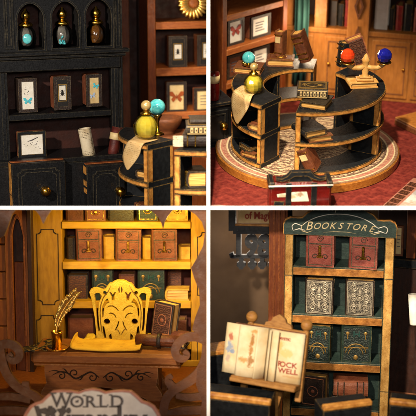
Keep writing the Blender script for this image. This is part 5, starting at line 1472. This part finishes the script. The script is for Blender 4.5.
# ------------------------------------------------------------------ light
wd_ = bpy.data.worlds.new('World'); sc.world = wd_; wd_.use_nodes = True
wd_.node_tree.nodes['Background'].inputs[0].default_value = (1, .93, .85, 1)
wd_.node_tree.nodes['Background'].inputs[1].default_value = WORLD_STRENGTH = .035
def spot(name, loc, aim, power, col, cone=30, blend=.4, size=.12):
    l = bpy.data.lights.new(name, 'SPOT'); l.energy = power; l.color = col; l.spot_size = R(cone); l.spot_blend = blend; l.shadow_soft_size = size
    o = bpy.data.objects.new(name, l); COL.objects.link(o); o.location = loc
    o.rotation_euler = (Vector(aim) - Vector(loc)).to_track_quat('-Z', 'Y').to_euler()
    return o
def lamp(name, loc, power, col, size=.1):
    l = bpy.data.lights.new(name, 'POINT'); l.energy = power; l.color = col; l.shadow_soft_size = size
    o = bpy.data.objects.new(name, l); COL.objects.link(o); o.location = loc
spot('key_cabinet', (-3.4, -6.3, 2.1), (-1.05, .5, 1.0), 2300, (1, .90, .78), 27, .3, .12)
spot('key_rug', (-.4, -6.8, 5.2), (1.0, .3, .85), 5800, (1, .85, .64), 25, .3, .15)
lamp('lamp_desk', (-.84, .16, -.17), 66, (1, .70, .16), .05)
lamp('lamp_desk', (-.35, .3, -.12), 19, (1, .70, .16), .05)
spot('front_fill', (.3, -11.5, .8), (0, 0, 0), 1300, (1, .93, .86), 30, .3, .5)  # added frontal fill to whiten the partition edge, no such source there
spot('key_green', (-1.2, -7.5, 1.4), (1.1, .3, -1.0), 3700, (1, .84, .64), 24, .35, .15)
lamp('fill_sign', (.35, .25, -.14), 5, (1, .80, .6), .2)  # unseen fill added to brighten the hanging sign
lamp('fill_wall', (.45, 1.75, -.35), 20, (1, .86, .7), .25)  # hidden behind the sign, added only to brighten the brown wall
spot('fill_desk', (-3.4, -6, -1.6), (-1.05, 0, -1.3), 520, (1, .68, .36), 24, .4, .4)
lamp('fill_back', (1.15, 1.75, 2.1), 24, (1, .75, .5), .15)  # added fill for the back wall and tan cabinet, no fixture there
lamp('fill_shelf', (-.25, .9, 2.0), 14, (1, .70, .40), .06)  # added warm fill over the brown bookshelf, source unseen

# ------------------------------------------------------------------ camera
cd = bpy.data.cameras.new('camera'); cam = bpy.data.objects.new('camera', cd); COL.objects.link(cam)
cam.location = (0, -CAMD, 0); cam.rotation_euler = (R(90), 0, 0)
cd.sensor_width = 36; cd.lens = 36 * CAMD / 4.16; cd.clip_end = 200; cd.clip_start = .1
cd.dof.use_dof = True; cd.dof.focus_distance = CAMD + .45; cd.dof.aperture_fstop = cd.lens / 1000 / .17
sc.camera = cam
sc.view_settings.view_transform = 'Standard'; sc.view_settings.look = 'None'
sc.view_settings.exposure = 0; sc.view_settings.gamma = 1
sc.cycles.max_bounces = 8; sc.cycles.transmission_bounces = 8; sc.cycles.caustics_refractive = False; sc.cycles.caustics_reflective = False
